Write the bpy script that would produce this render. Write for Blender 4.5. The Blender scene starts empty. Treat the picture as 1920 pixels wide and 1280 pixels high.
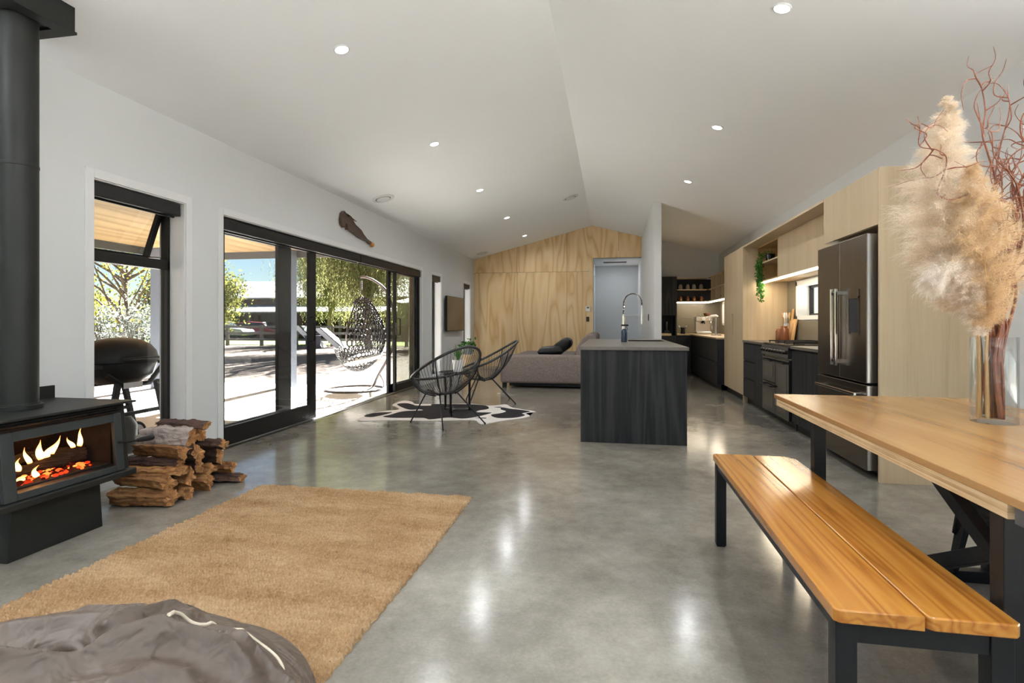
import bpy, bmesh, math, random
import numpy as np
from mathutils import Vector, Matrix
R = random.Random(7)
NR = np.random.default_rng(11)
scn = bpy.context.scene
C = scn.collection
pi = math.pi

# ------------------------------------------------------------------ materials
class NT:
    def __init__(s, name):
        s.m = bpy.data.materials.new(name); s.m.use_nodes = True
        s.t = s.m.node_tree; s.t.nodes.clear()
        s.out = s.n('ShaderNodeOutputMaterial')
        s.co = s.n('ShaderNodeTexCoord').outputs['Object']
    def n(s, typ, **kw):
        nd = s.t.nodes.new(typ)
        for k, v in kw.items(): setattr(nd, k, v)
        return nd
    def l(s, a, b): s.t.links.new(a, b)
    def set(s, nd, **kw):
        for k, v in kw.items():
            k = k.replace('_', ' ')
            if hasattr(v, 'node'): s.l(v, nd.inputs[k])
            else: nd.inputs[k].default_value = v
        return nd
    def mapping(s, scale, loc=(0, 0, 0), co=None):
        mp = s.n('ShaderNodeMapping'); s.l(co or s.co, mp.inputs[0])
        mp.inputs['Scale'].default_value = scale
        mp.inputs['Location'].default_value = loc
        return mp.outputs[0]
    def noise(s, scale, detail=3, rough=.55, co=None, dist=0):
        nd = s.n('ShaderNodeTexNoise'); s.l(co or s.co, nd.inputs['Vector'])
        s.set(nd, Scale=scale, Detail=detail, Roughness=rough, Distortion=dist)
        return nd.outputs[0]
    def math(s, op, a, b=0.0, c=None):
        nd = s.n('ShaderNodeMath', operation=op)
        for i, v in enumerate((a, b) if c is None else (a, b, c)):
            if hasattr(v, 'node'): s.l(v, nd.inputs[i])
            else: nd.inputs[i].default_value = v
        return nd.outputs[0]
    def ramp(s, f, stops):
        nd = s.n('ShaderNodeValToRGB'); s.l(f, nd.inputs[0])
        e = nd.color_ramp.elements
        while len(e) < len(stops): e.new(.5)
        for el, (p, c) in zip(e, stops):
            el.position = p; el.color = (*c, 1) if len(c) == 3 else c
        return nd.outputs[0]
    def mix(s, f, a, b, mode='MIX'):
        nd = s.n('ShaderNodeMix', data_type='RGBA', blend_type=mode)
        for i, v in ((0, f), (6, a), (7, b)):
            if hasattr(v, 'node'): s.l(v, nd.inputs[i])
            else: nd.inputs[i].default_value = v if i == 0 else (*v, 1)
        return nd.outputs[2]
    def bump(s, h, strength, dist=.01):
        nd = s.n('ShaderNodeBump'); s.l(h, nd.inputs['Height'])
        nd.inputs['Strength'].default_value = strength; nd.inputs['Distance'].default_value = dist
        return nd.outputs[0]
    def bsdf(s, col, rough=.5, metal=0., spec=.5, normal=None, **kw):
        b = s.n('ShaderNodeBsdfPrincipled')
        if hasattr(col, 'node'): s.l(col, b.inputs['Base Color'])
        else: b.inputs['Base Color'].default_value = (*col, 1)
        if hasattr(rough, 'node'): s.l(rough, b.inputs['Roughness'])
        else: b.inputs['Roughness'].default_value = rough
        b.inputs['Metallic'].default_value = metal
        b.inputs['Specular IOR Level'].default_value = spec
        if normal is not None: s.l(normal, b.inputs['Normal'])
        for k, v in kw.items(): b.inputs[k.replace('_', ' ')].default_value = v
        s.l(b.outputs[0], s.out.inputs[0]); return b

def plain(name, col, rough=.5, metal=0., spec=.5, var=.08, vs=6., bs=0., bsc=80., stretch=(1, 1, 1), **kw):
    t = NT(name)
    co = t.mapping(stretch)
    f = t.noise(vs, 3, co=co)
    lo = tuple(max(0, c * (1 - var)) for c in col); hi = tuple(min(1, c * (1 + var)) for c in col)
    c = t.ramp(f, [(.3, lo), (.7, hi)])
    nrm = t.bump(t.noise(bsc, 2, co=co), bs) if bs else None
    t.bsdf(c, rough, metal, spec, nrm, **kw)
    return t.m

def grain(name, cols, axis=1, rough=.45, lines=9., scale=1.3, fine=.35, stretch=.12, bs=.1, spec=.4, island=False, objrand=False, coat=0., dist=.2):
    """timber: contour lines of a noise stretched along the grain axis, plus fine streaks"""
    t = NT(name)
    sc = [1., 1., 1.]; sc[axis] = stretch
    co = t.mapping(tuple(sc))
    if island or objrand:
        rnd = t.n('ShaderNodeNewGeometry').outputs['Random Per Island'] if island else t.n('ShaderNodeObjectInfo').outputs['Random']
        cmb = t.n('ShaderNodeCombineXYZ')
        for i in range(3): t.l(t.math('MULTIPLY', rnd, 37.0 + 11 * i), cmb.inputs[i])
        va = t.n('ShaderNodeVectorMath', operation='ADD'); t.l(co, va.inputs[0]); t.l(cmb.outputs[0], va.inputs[1])
        co = va.outputs[0]
    a = t.noise(scale, 2, .5, co, dist)
    rings = t.math('PINGPONG', t.math('MULTIPLY', a, lines), .5)
    rings = t.math('MULTIPLY', rings, 2.)
    sc2 = [60., 60., 60.]; sc2[axis] = 2.2
    st = t.noise(1., 4, .65, t.mapping(tuple(sc2)))
    f = t.math('ADD', t.math('MULTIPLY', rings, 1 - fine), t.math('MULTIPLY', st, fine))
    if len(cols) == 3: stops = [(.12, cols[0]), (.4, cols[1]), (.8, cols[2])]
    else: stops = [(.2, cols[0]), (.75, cols[1])]
    col = t.ramp(f, stops)
    if objrand or island:
        col = t.mix(t.math('MULTIPLY', rnd, .65 if objrand else .1), col, tuple(c * .4 for c in cols[1]))
    t.bsdf(col, rough, 0, spec, t.bump(f, bs, .003), Coat_Weight=coat, Coat_Roughness=.15)
    return t.m

def emis(name, col, strength):
    t = NT(name); e = t.n('ShaderNodeEmission')
    e.inputs[0].default_value = (*col, 1); e.inputs[1].default_value = strength
    t.l(e.outputs[0], t.out.inputs[0]); return t.m

def pane(name, tint=(1, 1, 1), refl=1.0):
    """window glass: clear straight-through view plus Fresnel mirror"""
    t = NT(name)
    tr = t.n('ShaderNodeBsdfTransparent'); tr.inputs[0].default_value = (*tint, 1)
    gl = t.n('ShaderNodeBsdfGlossy'); gl.inputs['Roughness'].default_value = .02
    fr = t.n('ShaderNodeFresnel'); bf = t.n('ShaderNodeNewGeometry').outputs['Backfacing']
    t.l(t.math('SUBTRACT', 1.5, t.math('MULTIPLY', bf, .8333)), fr.inputs[0])
    mx = t.n('ShaderNodeMixShader')
    t.l(t.math('MULTIPLY', fr.outputs[0], refl), mx.inputs[0]); t.l(tr.outputs[0], mx.inputs[1]); t.l(gl.outputs[0], mx.inputs[2])
    t.l(mx.outputs[0], t.out.inputs[0]); return t.m

def leafy(name, c1, c2, transl=.5, rough=.6):
    t = NT(name)
    rnd = t.n('ShaderNodeNewGeometry').outputs['Random Per Island']
    col = t.ramp(rnd, [(0., c1), (1., c2)])
    d = t.n('ShaderNodeBsdfDiffuse'); tr = t.n('ShaderNodeBsdfTranslucent')
    t.l(col, d.inputs[0]); t.l(col, tr.inputs[0])
    mx = t.n('ShaderNodeMixShader'); mx.inputs[0].default_value = transl
    t.l(d.outputs[0], mx.inputs[1]); t.l(tr.outputs[0], mx.inputs[2])
    t.l(mx.outputs[0], t.out.inputs[0]); return t.m

M = {}
M['wall'] = plain('white_wall_paint', (.625, .64, .645), .75, spec=.2, var=.012, vs=2)
M['ceil'] = plain('white_ceiling_paint', (.90, .92, .935), .85, spec=.15, var=.008, vs=2)
M['trim'] = plain('white_gloss_trim', (.69, .70, .705), .4, var=.01)
M['black'] = plain('black_powder_coat', (.008, .008, .009), .42, spec=.25, var=.2, bs=.05, bsc=300)
M['blackglossy'] = plain('black_gloss', (.01, .01, .012), .12, var=.05)
M['alum'] = plain('black_window_aluminium', (.010, .0095, .009), .38, spec=.25, var=.15)
M['stove'] = plain('dark_stove_enamel', (.010, .011, .0095), .5, spec=.3, var=.15, bs=.06, bsc=250)
M['stoveframe'] = plain('grey_stove_door', (.028, .033, .033), .5, spec=.3, var=.1, bs=.05, bsc=250)
M['soot'] = plain('sooty_firebrick', (.02, .014, .011), .9, var=.5, vs=9, bs=.4, bsc=25)
M['steel'] = plain('brushed_steel', (.62, .62, .62), .25, 1., var=.05, stretch=(1, 1, 40), vs=8)
M['chrome'] = plain('chrome', (.85, .85, .86), .07, 1., var=.02)
M['darksteel'] = plain('dark_brushed_steel', (.17, .145, .12), .27, 1., var=.12, stretch=(30, 30, 1), vs=4)
M['glass'] = pane('window_glass', (.97, .98, .98))
M['glasstint'] = pane('door_glass', (.80, .82, .80))
M['ply'] = grain('pine_plywood', [(.62, .385, .165), (.76, .54, .28), (.82, .62, .36)], 2, .5, 11., 1.7, .35, .17, .03, island=True)
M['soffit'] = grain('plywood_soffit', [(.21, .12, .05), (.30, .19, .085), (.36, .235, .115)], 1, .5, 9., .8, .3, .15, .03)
M['oak'] = grain('pale_oak_laminate', [(.37, .275, .17), (.48, .37, .235), (.54, .425, .28)], 2, .5, 5., 3., .75, .04, .06)
M['oakdark'] = grain('oak_shelf_laminate', [(.36, .22, .09), (.50, .33, .15)], 2, .5, 5., 3., .75, .04, .04)
M['char'] = grain('charred_oak_laminate', [(.007, .007, .0075), (.014, .0145, .015), (.034, .034, .035)], 2, .55, 9., 5., .6, .05, .4, .2)
M['navy'] = plain('charcoal_cabinet', (.015, .0165, .021), .45, spec=.25, var=.2, stretch=(40, 40, 1), vs=3)
M['worktop'] = plain('taupe_grey_stone', (.125, .108, .09), .38, var=.08, vs=30)
M['woodtop'] = grain('oak_bench_top', [(.45, .31, .17), (.62, .47, .29)], 1, .35, 5., 3., .6, .1, .03)
M['tile'] = plain('olive_grey_tile', (.135, .12, .09), .3, var=.1, vs=3)
M['grout'] = plain('pale_grout', (.3, .28, .24), .8)
M['bench'] = grain('varnished_oak_bench', [(.25, .082, .01), (.415, .16, .023), (.495, .22, .037)], 1, .22, 11., 9., .45, .03, .10, .5, island=True, coat=.3, dist=.05)
M['tabletop'] = grain('honey_oak_table', [(.25, .115, .035), (.39, .20, .068), (.46, .26, .10)], 1, .27, 6., 2.2, .55, .07, .08, .5, coat=.2)
def mk_plyedge():
    t = NT('plywood_edge'); a = t.noise(1., 3, .6, t.mapping((1, 1.2, 170.))); b = t.noise(1., 3, .6, t.mapping((30, 9, 30)))
    f = t.math('ADD', t.math('MULTIPLY', a, .75), t.math('MULTIPLY', b, .25))
    t.bsdf(t.ramp(f, [(.36, (.34, .20, .09)), (.5, (.62, .44, .24)), (.64, (.78, .60, .38))]), .55); return t.m
M['plyedge'] = mk_plyedge()
M['bark'] = plain('log_bark', (.06, .03, .02), .95, var=.7, vs=14, bs=.9, bsc=40, stretch=(.25, 1, 1))
M['birch'] = plain('pale_weathered_bark', (.34, .28, .25), .9, var=.55, vs=16, bs=.7, bsc=40, stretch=(.25, 1, 1))
M['split'] = grain('split_firewood', [(.11, .038, .012), (.33, .14, .045), (.50, .27, .10)], 0, .8, 7., 9., .5, .1, .9, objrand=True)
M['endgrain'] = plain('log_end_grain', (.36, .17, .06), .9, var=.5, vs=22, bs=.7, bsc=60)
M['sofa'] = plain('taupe_sofa_fabric', (.235, .195, .18), .95, spec=.1, var=.3, vs=90, bs=.3, bsc=350)
def mk_bag():
    t = NT('grey_brown_canvas')
    a = t.noise(5., 3, .55, dist=1.2); b = t.noise(17., 2, .5, t.mapping((1, .45, 1)), 1.)
    n1 = t.bump(t.math('ADD', a, t.math('MULTIPLY', b, .3)), .7, .05)
    t.bsdf(t.ramp(a, [(.3, (.088, .064, .049)), (.7, (.108, .082, .064))]), .48, 0, .5, n1); return t.m
M['beanbag'] = mk_bag()
M['piping'] = plain('cream_piping', (.68, .60, .47), .6)
M['rail'] = plain('grey_fence_timber', (.15, .14, .125), .9, var=.25, vs=5)
M['litrail'] = plain('sunlit_fence_timber', (.5, .49, .46), .8, var=.15, vs=5)  # lighter copy of the fence colour, sunlight put into the tone
M['patio'] = plain('pale_concrete_patio', (.66, .64, .60), .7, var=.05, vs=1.5)
M['concrete2'] = plain('grey_patio_line', (.28, .28, .27), .8)
M['post'] = plain('grey_blue_post', (.12, .14, .175), .5, var=.06)
M['fascia'] = plain('grey_fascia', (.06, .06, .06), .5, var=.06)
M['white'] = plain('white_plastic', (.8, .8, .8), .35, var=.02)
M['pot'] = plain('white_ceramic', (.75, .74, .72), .25, var=.02)
M['greypot'] = plain('blue_grey_ceramic', (.16, .18, .21), .4, var=.06)
M['soil'] = plain('dark_soil', (.03, .02, .014), 1, var=.4, vs=40)
M['cord'] = plain('black_cord', (.02, .02, .021), .35, var=.1)
M['weave'] = plain('dark_wicker', (.016, .014, .013), .5, var=.3, vs=30)
M['cushion'] = plain('white_cushion', (.78, .76, .72), .9, var=.03, bs=.15)
M['frame'] = plain('bronze_stand_metal', (.10, .085, .08), .35, .6, var=.1)
M['carve'] = plain('carved_dark_wood', (.075, .042, .028), .5, var=.5, vs=40, bs=.8, bsc=90)
M['carvetip'] = plain('amber_wood_tip', (.45, .19, .03), .4, var=.15)
M['wicker_branch'] = plain('red_brown_willow', (.17, .047, .017), .5, var=.35, vs=30)
M['stem'] = plain('dry_reed_stem', (.50, .32, .14), .7, var=.15, vs=20, stretch=(1, 1, .1))
M['plume'] = leafy('pampas_fluff', (.76, .61, .44), (.95, .90, .81), .35)
M['plume2'] = leafy('pale_pampas_fluff', (.84, .77, .69), (.95, .91, .86), .35)
M['plume3'] = leafy('golden_pampas_fluff', (.62, .43, .23), (.84, .69, .48), .35)
M['amber'] = plain('amber_glass_jar', (.16, .05, .015), .1, var=.1)
M['copper'] = plain('copper_jar', (.38, .15, .06), .3, .6, var=.1)
M['paleglass'] = plain('pale_stoneware_jar', (.42, .36, .30), .3, var=.1)
M['board'] = grain('chopping_board', [(.40, .22, .09), (.60, .38, .18)], 2, .5, 5., 4., .5, .15, .05)
M['bottleblue'] = plain('navy_bottle', (.015, .03, .065), .15, var=.1)
M['trunk'] = plain('tree_bark', (.12, .095, .07), .95, var=.4, vs=8, bs=.8, bsc=14)
M['carpaint'] = plain('silver_car_paint', (.2, .22, .25), .2, .3, var=.03)
M['carred'] = plain('red_car_paint', (.2, .03, .035), .2, var=.03)
M['carwhite'] = plain('white_car_paint', (.75, .77, .8), .2, var=.02)
M['cardark'] = plain('car_window', (.02, .025, .03), .08)
M['tyre'] = plain('tyre_rubber', (.015, .015, .015), .8)
M['barnwall'] = plain('brown_barn_boards', (.07, .034, .02), .85, var=.25, vs=4, stretch=(6, 6, 1))
M['bin'] = plain('purple_bin', (.06, .05, .10), .5)
M['label'] = plain('pale_label', (.62, .62, .64), .4, var=.05)
M['lens'] = emis('downlight_lens', (1., .93, .82), 14.)
M['led'] = emis('led_strip', (1., .87, .66), 16.)
M['lcd'] = plain('green_grey_display', (.10, .12, .08), .2)
def mk_ember():
    t = NT('embers'); rnd = t.n('ShaderNodeNewGeometry').outputs['Random Per Island']
    e = t.n('ShaderNodeEmission'); t.l(t.ramp(rnd, [(.25, (.02, .002, .001)), (.6, (.6, .03, .006)), (1., (1., .22, .04))]), e.inputs[0]); e.inputs[1].default_value = 2.
    t.l(e.outputs[0], t.out.inputs[0]); return t.m
M['ember'] = mk_ember()
M['palegreen'] = plain('pale_green_board_wall', (.22, .24, .2), .7, var=.05)

def mk_hide_floor():
    t = NT('polished_concrete')
    a = t.noise(.9, 5, .6); b = t.noise(5.5, 6, .7); c = t.noise(70., 3, .7)
    f = t.math('ADD', t.math('MULTIPLY', a, .5), t.math('ADD', t.math('MULTIPLY', b, .35), t.math('MULTIPLY', c, .15)))
    col = t.ramp(f, [(.34, (.125, .114, .094)), (.5, (.232, .215, .183)), (.66, (.365, .342, .296))])
    rg = t.ramp(b, [(.3, (.105,) * 3), (.7, (.185,) * 3)])
    t.bsdf(col, rg, 0, .55, t.bump(t.noise(2.2, 3, .5), .012, .02))
    return t.m
M['floor'] = mk_hide_floor()

def mk_rug():
    t = NT('jute_rug')
    a = t.noise(3.0, 3, .6, t.mapping((.5, 1.4, 1))); b = t.noise(75., 3, .7)
    f = t.math('ADD', t.math('MULTIPLY', a, .55), t.math('MULTIPLY', b, .45))
    col = t.ramp(f, [(.3, (.17, .09, .04)), (.46, (.315, .195, .10)), (.64, (.46, .325, .195))])
    t.bsdf(col, .95, 0, .1, t.bump(t.noise(420., 2, .6), .35, .002)); return t.m
M['rug'] = mk_rug()

def mk_ground():
    t = NT('bark_and_dirt_ground')
    a = t.noise(.25, 4); b = t.noise(9., 5, .75); c = t.noise(60., 3, .7)
    f = t.math('ADD', t.math('MULTIPLY', b, .6), t.math('MULTIPLY', c, .4))
    col = t.ramp(f, [(.3, (.08, .062, .05)), (.5, (.165, .13, .108)), (.68, (.27, .225, .19))])
    t.bsdf(col, .95, 0, .1, t.bump(c, .6, .02)); return t.m
M['ground'] = mk_ground()
M['grass'] = plain('paddock_grass', (.13, .155, .03), .95, spec=.1, var=.35, vs=4, bs=.5, bsc=30)

def mk_corr(name, col, axis):
    t = NT(name)
    w = t.n('ShaderNodeTexWave', wave_type='BANDS', bands_direction=axis)
    t.l(t.co, w.inputs[0]); w.inputs['Scale'].default_value = 1.6
    t.bsdf(t.mix(w.outputs['Fac'], tuple(c * .55 for c in col), col), .45, .2, .5, t.bump(w.outputs['Fac'], .8, .04)); return t.m
M['roofing'] = mk_corr('corrugated_roof', (.33, .33, .33), 'X')

def mk_flame():
    t = NT('flame')
    g = t.n('ShaderNodeTexCoord').outputs['Generated']
    sx = t.n('ShaderNodeSeparateXYZ'); t.l(g, sx.inputs[0])
    col = t.ramp(sx.outputs[2], [(0., (1., .22, .03)), (.25, (1., .62, .22)), (.55, (1., .5, .12)), (1., (.9, .16, .02))])
    e = t.n('ShaderNodeEmission'); t.l(col, e.inputs[0]); e.inputs[1].default_value = 5.
    tr = t.n('ShaderNodeBsdfTransparent'); lw = t.n('ShaderNodeLayerWeight'); lw.inputs[0].default_value = .35
    mx = t.n('ShaderNodeMixShader'); t.l(lw.outputs['Facing'], mx.inputs[0]); t.l(e.outputs[0], mx.inputs[1]); t.l(tr.outputs[0], mx.inputs[2])
    t.l(mx.outputs[0], t.out.inputs[0]); return t.m
M['flame'] = mk_flame()

M['vase'] = pane('clear_vase_glass', (.955, .97, .97), 1.)
M['foil'] = leafy('olive_foliage', (.045, .06, .014), (.17, .15, .035), .5)
M['foilyel'] = leafy('yellow_green_foliage', (.12, .14, .02), (.33, .28, .05), .55)
M['willow'] = leafy('willow_foliage', (.085, .105, .045), (.26, .25, .10), .5)
M['foilgreen'] = leafy('bright_green_foliage', (.07, .13, .02), (.19, .25, .045), .55)
M['foildark'] = leafy('blue_green_foliage', (.03, .05, .03), (.08, .11, .055), .4)
M['silver'] = leafy('silver_foliage', (.17, .20, .17), (.32, .34, .30), .3)
M['plant'] = leafy('house_plant_leaf', (.03, .10, .02), (.10, .24, .05), .3)
M['hidew'] = plain('white_cow_hair', (.76, .72, .68), .9, spec=.1, var=.05, bs=.3, bsc=300)
M['hideb'] = plain('black_cow_hair', (.022, .020, .022), .85, spec=.2, var=.2, bs=.3, bsc=300)
M['screen'] = plain('dark_tv_screen', (.02, .018, .016), .12, var=.05, spec=1.)

# ------------------------------------------------------------------ geometry helpers
def box(bm, x0, x1, y0, y1, z0, z1):
    v = [bm.verts.new((x, y, z)) for x in (x0, x1) for y in (y0, y1) for z in (z0, z1)]
    for f in ((0, 1, 3, 2), (4, 6, 7, 5), (0, 4, 5, 1), (2, 3, 7, 6), (0, 2, 6, 4), (1, 5, 7, 3)):
        bm.faces.new([v[i] for i in f])
    return bm
def obox(bm, p, d, up, w, h, l0, l1):
    """bar along d from p+l0*d to p+l1*d, width w, height h"""
    d = Vector(d).normalized(); s = d.cross(Vector(up)).normalized(); u = s.cross(d)
    p = Vector(p); v = []
    for a in (l0, l1):
        for b, c in ((-1, -1), (1, -1), (1, 1), (-1, 1)):
            v.append(bm.verts.new(p + d * a + s * (b * w / 2) + u * (c * h / 2)))
    for f in ((3, 2, 1, 0), (4, 5, 6, 7), (0, 1, 5, 4), (1, 2, 6, 5), (2, 3, 7, 6), (3, 0, 4, 7)):
        bm.faces.new([v[i] for i in f])
def bar(bm, a, b, w, h, up=(0, 0, 1)):
    a = Vector(a); b = Vector(b)
    obox(bm, a, b - a, up, w, h, 0, (b - a).length)
def tube(bm, pts, r, seg=8, closed=False):
    pts = [Vector(p) for p in pts]; n = len(pts)
    rs = r if isinstance(r, (list, tuple)) else [r] * n
    rings = []; prev = None
    for i, p in enumerate(pts):
        if closed: d = pts[(i + 1) % n] - pts[i - 1]
        else: d = pts[min(i + 1, n - 1)] - pts[max(i - 1, 0)]
        if d.length < 1e-9: d = Vector((0, 0, 1))
        d.normalize()
        if prev is None:
            a = Vector((0, 0, 1)) if abs(d.z) < .9 else Vector((1, 0, 0))
            prev = d.cross(a).normalized()
        prev = (prev - d * prev.dot(d))
        if prev.length < 1e-6: prev = d.orthogonal()
        prev.normalize(); q = d.cross(prev)
        rings.append([bm.verts.new(p + (prev * math.cos(2 * pi * k / seg) + q * math.sin(2 * pi * k / seg)) * rs[i]) for k in range(seg)])
    m = n if closed else n - 1
    for i in range(m):
        A, B = rings[i], rings[(i + 1) % n]
        for k in range(seg): bm.faces.new((A[k], A[(k + 1) % seg], B[(k + 1) % seg], B[k]))
    if not closed:
        bm.faces.new(rings[0][::-1]); bm.faces.new(rings[-1])
def cyl(bm, a, b, r0, r1=None, seg=24): tube(bm, [a, b], [r0, r0 if r1 is None else r1], seg)
def lathe(bm, prof, c=(0, 0, 0), seg=32, sx=1., sy=1.):
    rings = []
    for r, z in prof:
        if r < 1e-6: rings.append([bm.verts.new((c[0], c[1], c[2] + z))])
        else: rings.append([bm.verts.new((c[0] + sx * r * math.cos(2 * pi * k / seg), c[1] + sy * r * math.sin(2 * pi * k / seg), c[2] + z)) for k in range(seg)])
    for A, B in zip(rings, rings[1:]):
        for k in range(seg):
            j = (k + 1) % seg
            if len(A) == 1 and len(B) == 1: continue
            if len(A) == 1: bm.faces.new((A[0], B[j], B[k]))
            elif len(B) == 1: bm.faces.new((A[k], A[j], B[0]))
            else: bm.faces.new((A[k], A[j], B[j], B[k]))
def prism(bm, poly, axis, a, b):
    """poly: 2D points in the two axes other than axis, extruded a..b"""
    def P(u, v, w): return {0: (w, u, v), 1: (u, w, v), 2: (u, v, w)}[axis]
    A = [bm.verts.new(P(u, v, a)) for u, v in poly]; B = [bm.verts.new(P(u, v, b)) for u, v in poly]
    bm.faces.new(A); bm.faces.new(B[::-1]); n = len(poly)
    for i in range(n): bm.faces.new((A[i], B[i], B[(i + 1) % n], A[(i + 1) % n]))
def ball(bm, c, r, seg=16, s=(1, 1, 1)):
    lathe(bm, [(r * math.sin(pi * i / 10) if 0 < i < 10 else 0, -r * math.cos(pi * i / 10) * s[2]) for i in range(11)], c, seg, s[0], s[1])
def catmull(pts, k=6, closed=False):
    P = [Vector(p) for p in pts]; n = len(P); out = []
    rng = range(n if closed else n - 1)
    for i in rng:
        if closed: a, b, c, d = P[i - 1], P[i], P[(i + 1) % n], P[(i + 2) % n]
        else: a, b, c, d = P[max(i - 1, 0)], P[i], P[i + 1], P[min(i + 2, n - 1)]
        for j in range(k):
            t = j / k
            out.append(.5 * ((2 * b) + (c - a) * t + (2 * a - 5 * b + 4 * c - d) * t * t + (3 * b - a - 3 * c + d) * t ** 3))
    if not closed: out.append(P[-1])
    return out

def root_of(o):
    while o.parent: o = o.parent
    return o
def tag(o, label, cat, group=None, kind=None):
    if label: o['label'] = label
    if cat: o['category'] = cat
    if group: o['group'] = group
    if kind: o['kind'] = kind
    return o
def thing(name, label, cat, loc=(0, 0, 0), rz=0, group=None, kind=None):
    o = bpy.data.objects.new(name, None); C.objects.link(o)
    o.location = loc; o.rotation_euler = (0, 0, rz); o.empty_display_size = .1
    return tag(o, label, cat, group, kind)
def finish(me, name, mat, parent=None, smooth=False, bev=0., local=False, label=None):
    mats = mat if isinstance(mat, (list, tuple)) else [mat]
    for m in mats: me.materials.append(M[m] if isinstance(m, str) else m)
    o = bpy.data.objects.new(name, me); C.objects.link(o)
    if smooth:
        me.shade_smooth()
        try: me.set_sharp_from_angle(angle=math.radians(38))
        except Exception: pass
    if parent is not None:
        if not local:
            me.transform(Matrix.Translation(-Vector(root_of(parent).location)))
        o.parent = parent
    elif not local:
        xs = [v.co for v in me.vertices]
        mn = Vector([min(c[i] for c in xs) for i in range(3)]); mx = Vector([max(c[i] for c in xs) for i in range(3)])
        base = Vector(((mn.x + mx.x) / 2, (mn.y + mx.y) / 2, mn.z))
        me.transform(Matrix.Translation(-base)); o.location = base
    if bev:
        b = o.modifiers.new('bevel', 'BEVEL'); b.width = bev; b.segments = 2; b.limit_method = 'ANGLE'; b.angle_limit = math.radians(40)
    if label: o['label'] = label
    return o
def obj(name, bm, mat, parent=None, smooth=False, bev=0., local=False, label=None, fix=True):
    if fix: bmesh.ops.recalc_face_normals(bm, faces=bm.faces)
    me = bpy.data.meshes.new(name); bm.to_mesh(me); bm.free()
    return finish(me, name, mat, parent, smooth, bev, local, label)
def npobj(name, verts, faces, mat, parent=None, smooth=False, local=False, label=None):
    """fast mesh from numpy: verts (n,3), faces (m,k)"""
    me = bpy.data.meshes.new(name)
    m, k = faces.shape
    me.vertices.add(len(verts)); me.vertices.foreach_set('co', np.asarray(verts, dtype=np.float32).ravel())
    me.loops.add(m * k); me.loops.foreach_set('vertex_index', faces.astype(np.int32).ravel())
    me.polygons.add(m); me.polygons.foreach_set('loop_start', np.arange(0, m * k, k, dtype=np.int32))
    me.update(calc_edges=True); me.validate()
    return finish(me, name, mat, parent, smooth, 0, local, label)
B = bmesh.new
def BX(name, mat, parent, *b, bev=0., label=None, smooth=False):
    return obj(name, box(B(), *b), mat, parent, bev=bev, label=label, smooth=smooth)
def struct(o): o['kind'] = 'structure'; return o
def S(name, bm, mat, parent=None, **kw): return struct(obj(name, bm, mat, parent, **kw))
def copy_tree(o, parent=None):
    c = o.copy(); C.objects.link(c)
    if parent: c.parent = parent
    for ch in list(o.children): copy_tree(ch, c)
    return c

XL, XR, YB, YR = -3.41, 2.50, 13.40, -3.2
XC, ZC, ZE, SL = -.45, 3.52, 2.757, .258
def zceil(x): return ZC - SL * abs(x - XC)

# ------------------------------------------------------------------ room shell
def slab_wall(name, axis, a0, a1, u0, u1, z0, z1, holes, mat='wall'):
    bm = B(); cuts = sorted({u0, u1, *[h[0] for h in holes], *[h[1] for h in holes]})
    def add(p, q, c, d):
        if q - p > 1e-4 and d - c > 1e-4:
            if axis == 0: box(bm, a0, a1, p, q, c, d)
            else: box(bm, p, q, a0, a1, c, d)
    for p, q in zip(cuts, cuts[1:]):
        h = [h for h in holes if h[0] <= p + 1e-6 and h[1] >= q - 1e-6]
        if h: add(p, q, z0, h[0][2]); add(p, q, h[0][3], z1)
        else: add(p, q, z0, z1)
    return S(name, bm, mat)
WIN = {1: (3.082, 3.885, .10, 2.115), 3: (10.07, 10.66, .10, 2.09), 4: (12.37, 12.99, .10, 2.09)}
DR = (4.317, 9.50, -.02, 2.11)
slab_wall('wall_left', 0, XL - .24, XL, YR, YB + .1, -.1, ZE + .02, [WIN[1], DR, WIN[3], WIN[4]])
W5 = (6.6, 8.0, 1.187, 1.70); W6 = (12.15, 13.0, 1.10, 1.62)
W7 = (-2.9, 2.6, 0., 2.35)
slab_wall('wall_right', 0, XR, XR + .2, YR, YB + .1, -.1, ZE + .02, [W5, W6, W7])
slab_wall('wall_rear', 1, YR - .2, YR, XL - .24, XR + .2, -.1, 3.7, [(-2.7, 1.9, 0., 2.35)])
def gable(x0, x1, zb=0., zt=None):
    pts = [(x0, zb), (x1, zb), (x1, zceil(x1) + .02)]
    if x0 < XC < x1: pts.append((XC, ZC + .02))
    pts.append((x0, zceil(x0) + .02)); return pts
bm = B(); g = .003; HZ = 2.41; HX = -.42
def sheet(x0, x1, z0, z1=None):
    if z1 is not None: box(bm, x0 + g, x1 - g, YB, YB + .014, z0 + g, z1 - g)
    else:
        p = gable(x0 + g, x1 - g, z0 + g); prism(bm, p, 1, YB, YB + .014)
for a, b in ((XL, -2.30), (-2.30, -1.06), (-1.06, HX)): sheet(a, b, 0., HZ)
for a, b in ((XL, -2.30), (-2.30, -1.06)): sheet(a, b, HZ)
prism(bm, [(-1.06 + g, HZ + g), (HX, HZ + g), (HX, 2.73), (.19 - g, 2.73), (.19 - g, zceil(.19)), (XC, ZC + .02), (-1.06 + g, zceil(-1.06) + .02)], 1, YB, YB + .014)
sheet(.19, .73, 2.73)
S('wall_back', bm, 'ply')
bm = B()   # framing behind the plywood
prism(bm, [(XL - .24, 0), (HX, 0), (HX, 2.73), (.73, 2.73), (.73, zceil(.73)), (XC, ZC + .1), (XL - .24, zceil(XL))], 1, YB + .016, YB + .12)
S('wall_back_framing', bm, 'black')
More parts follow.
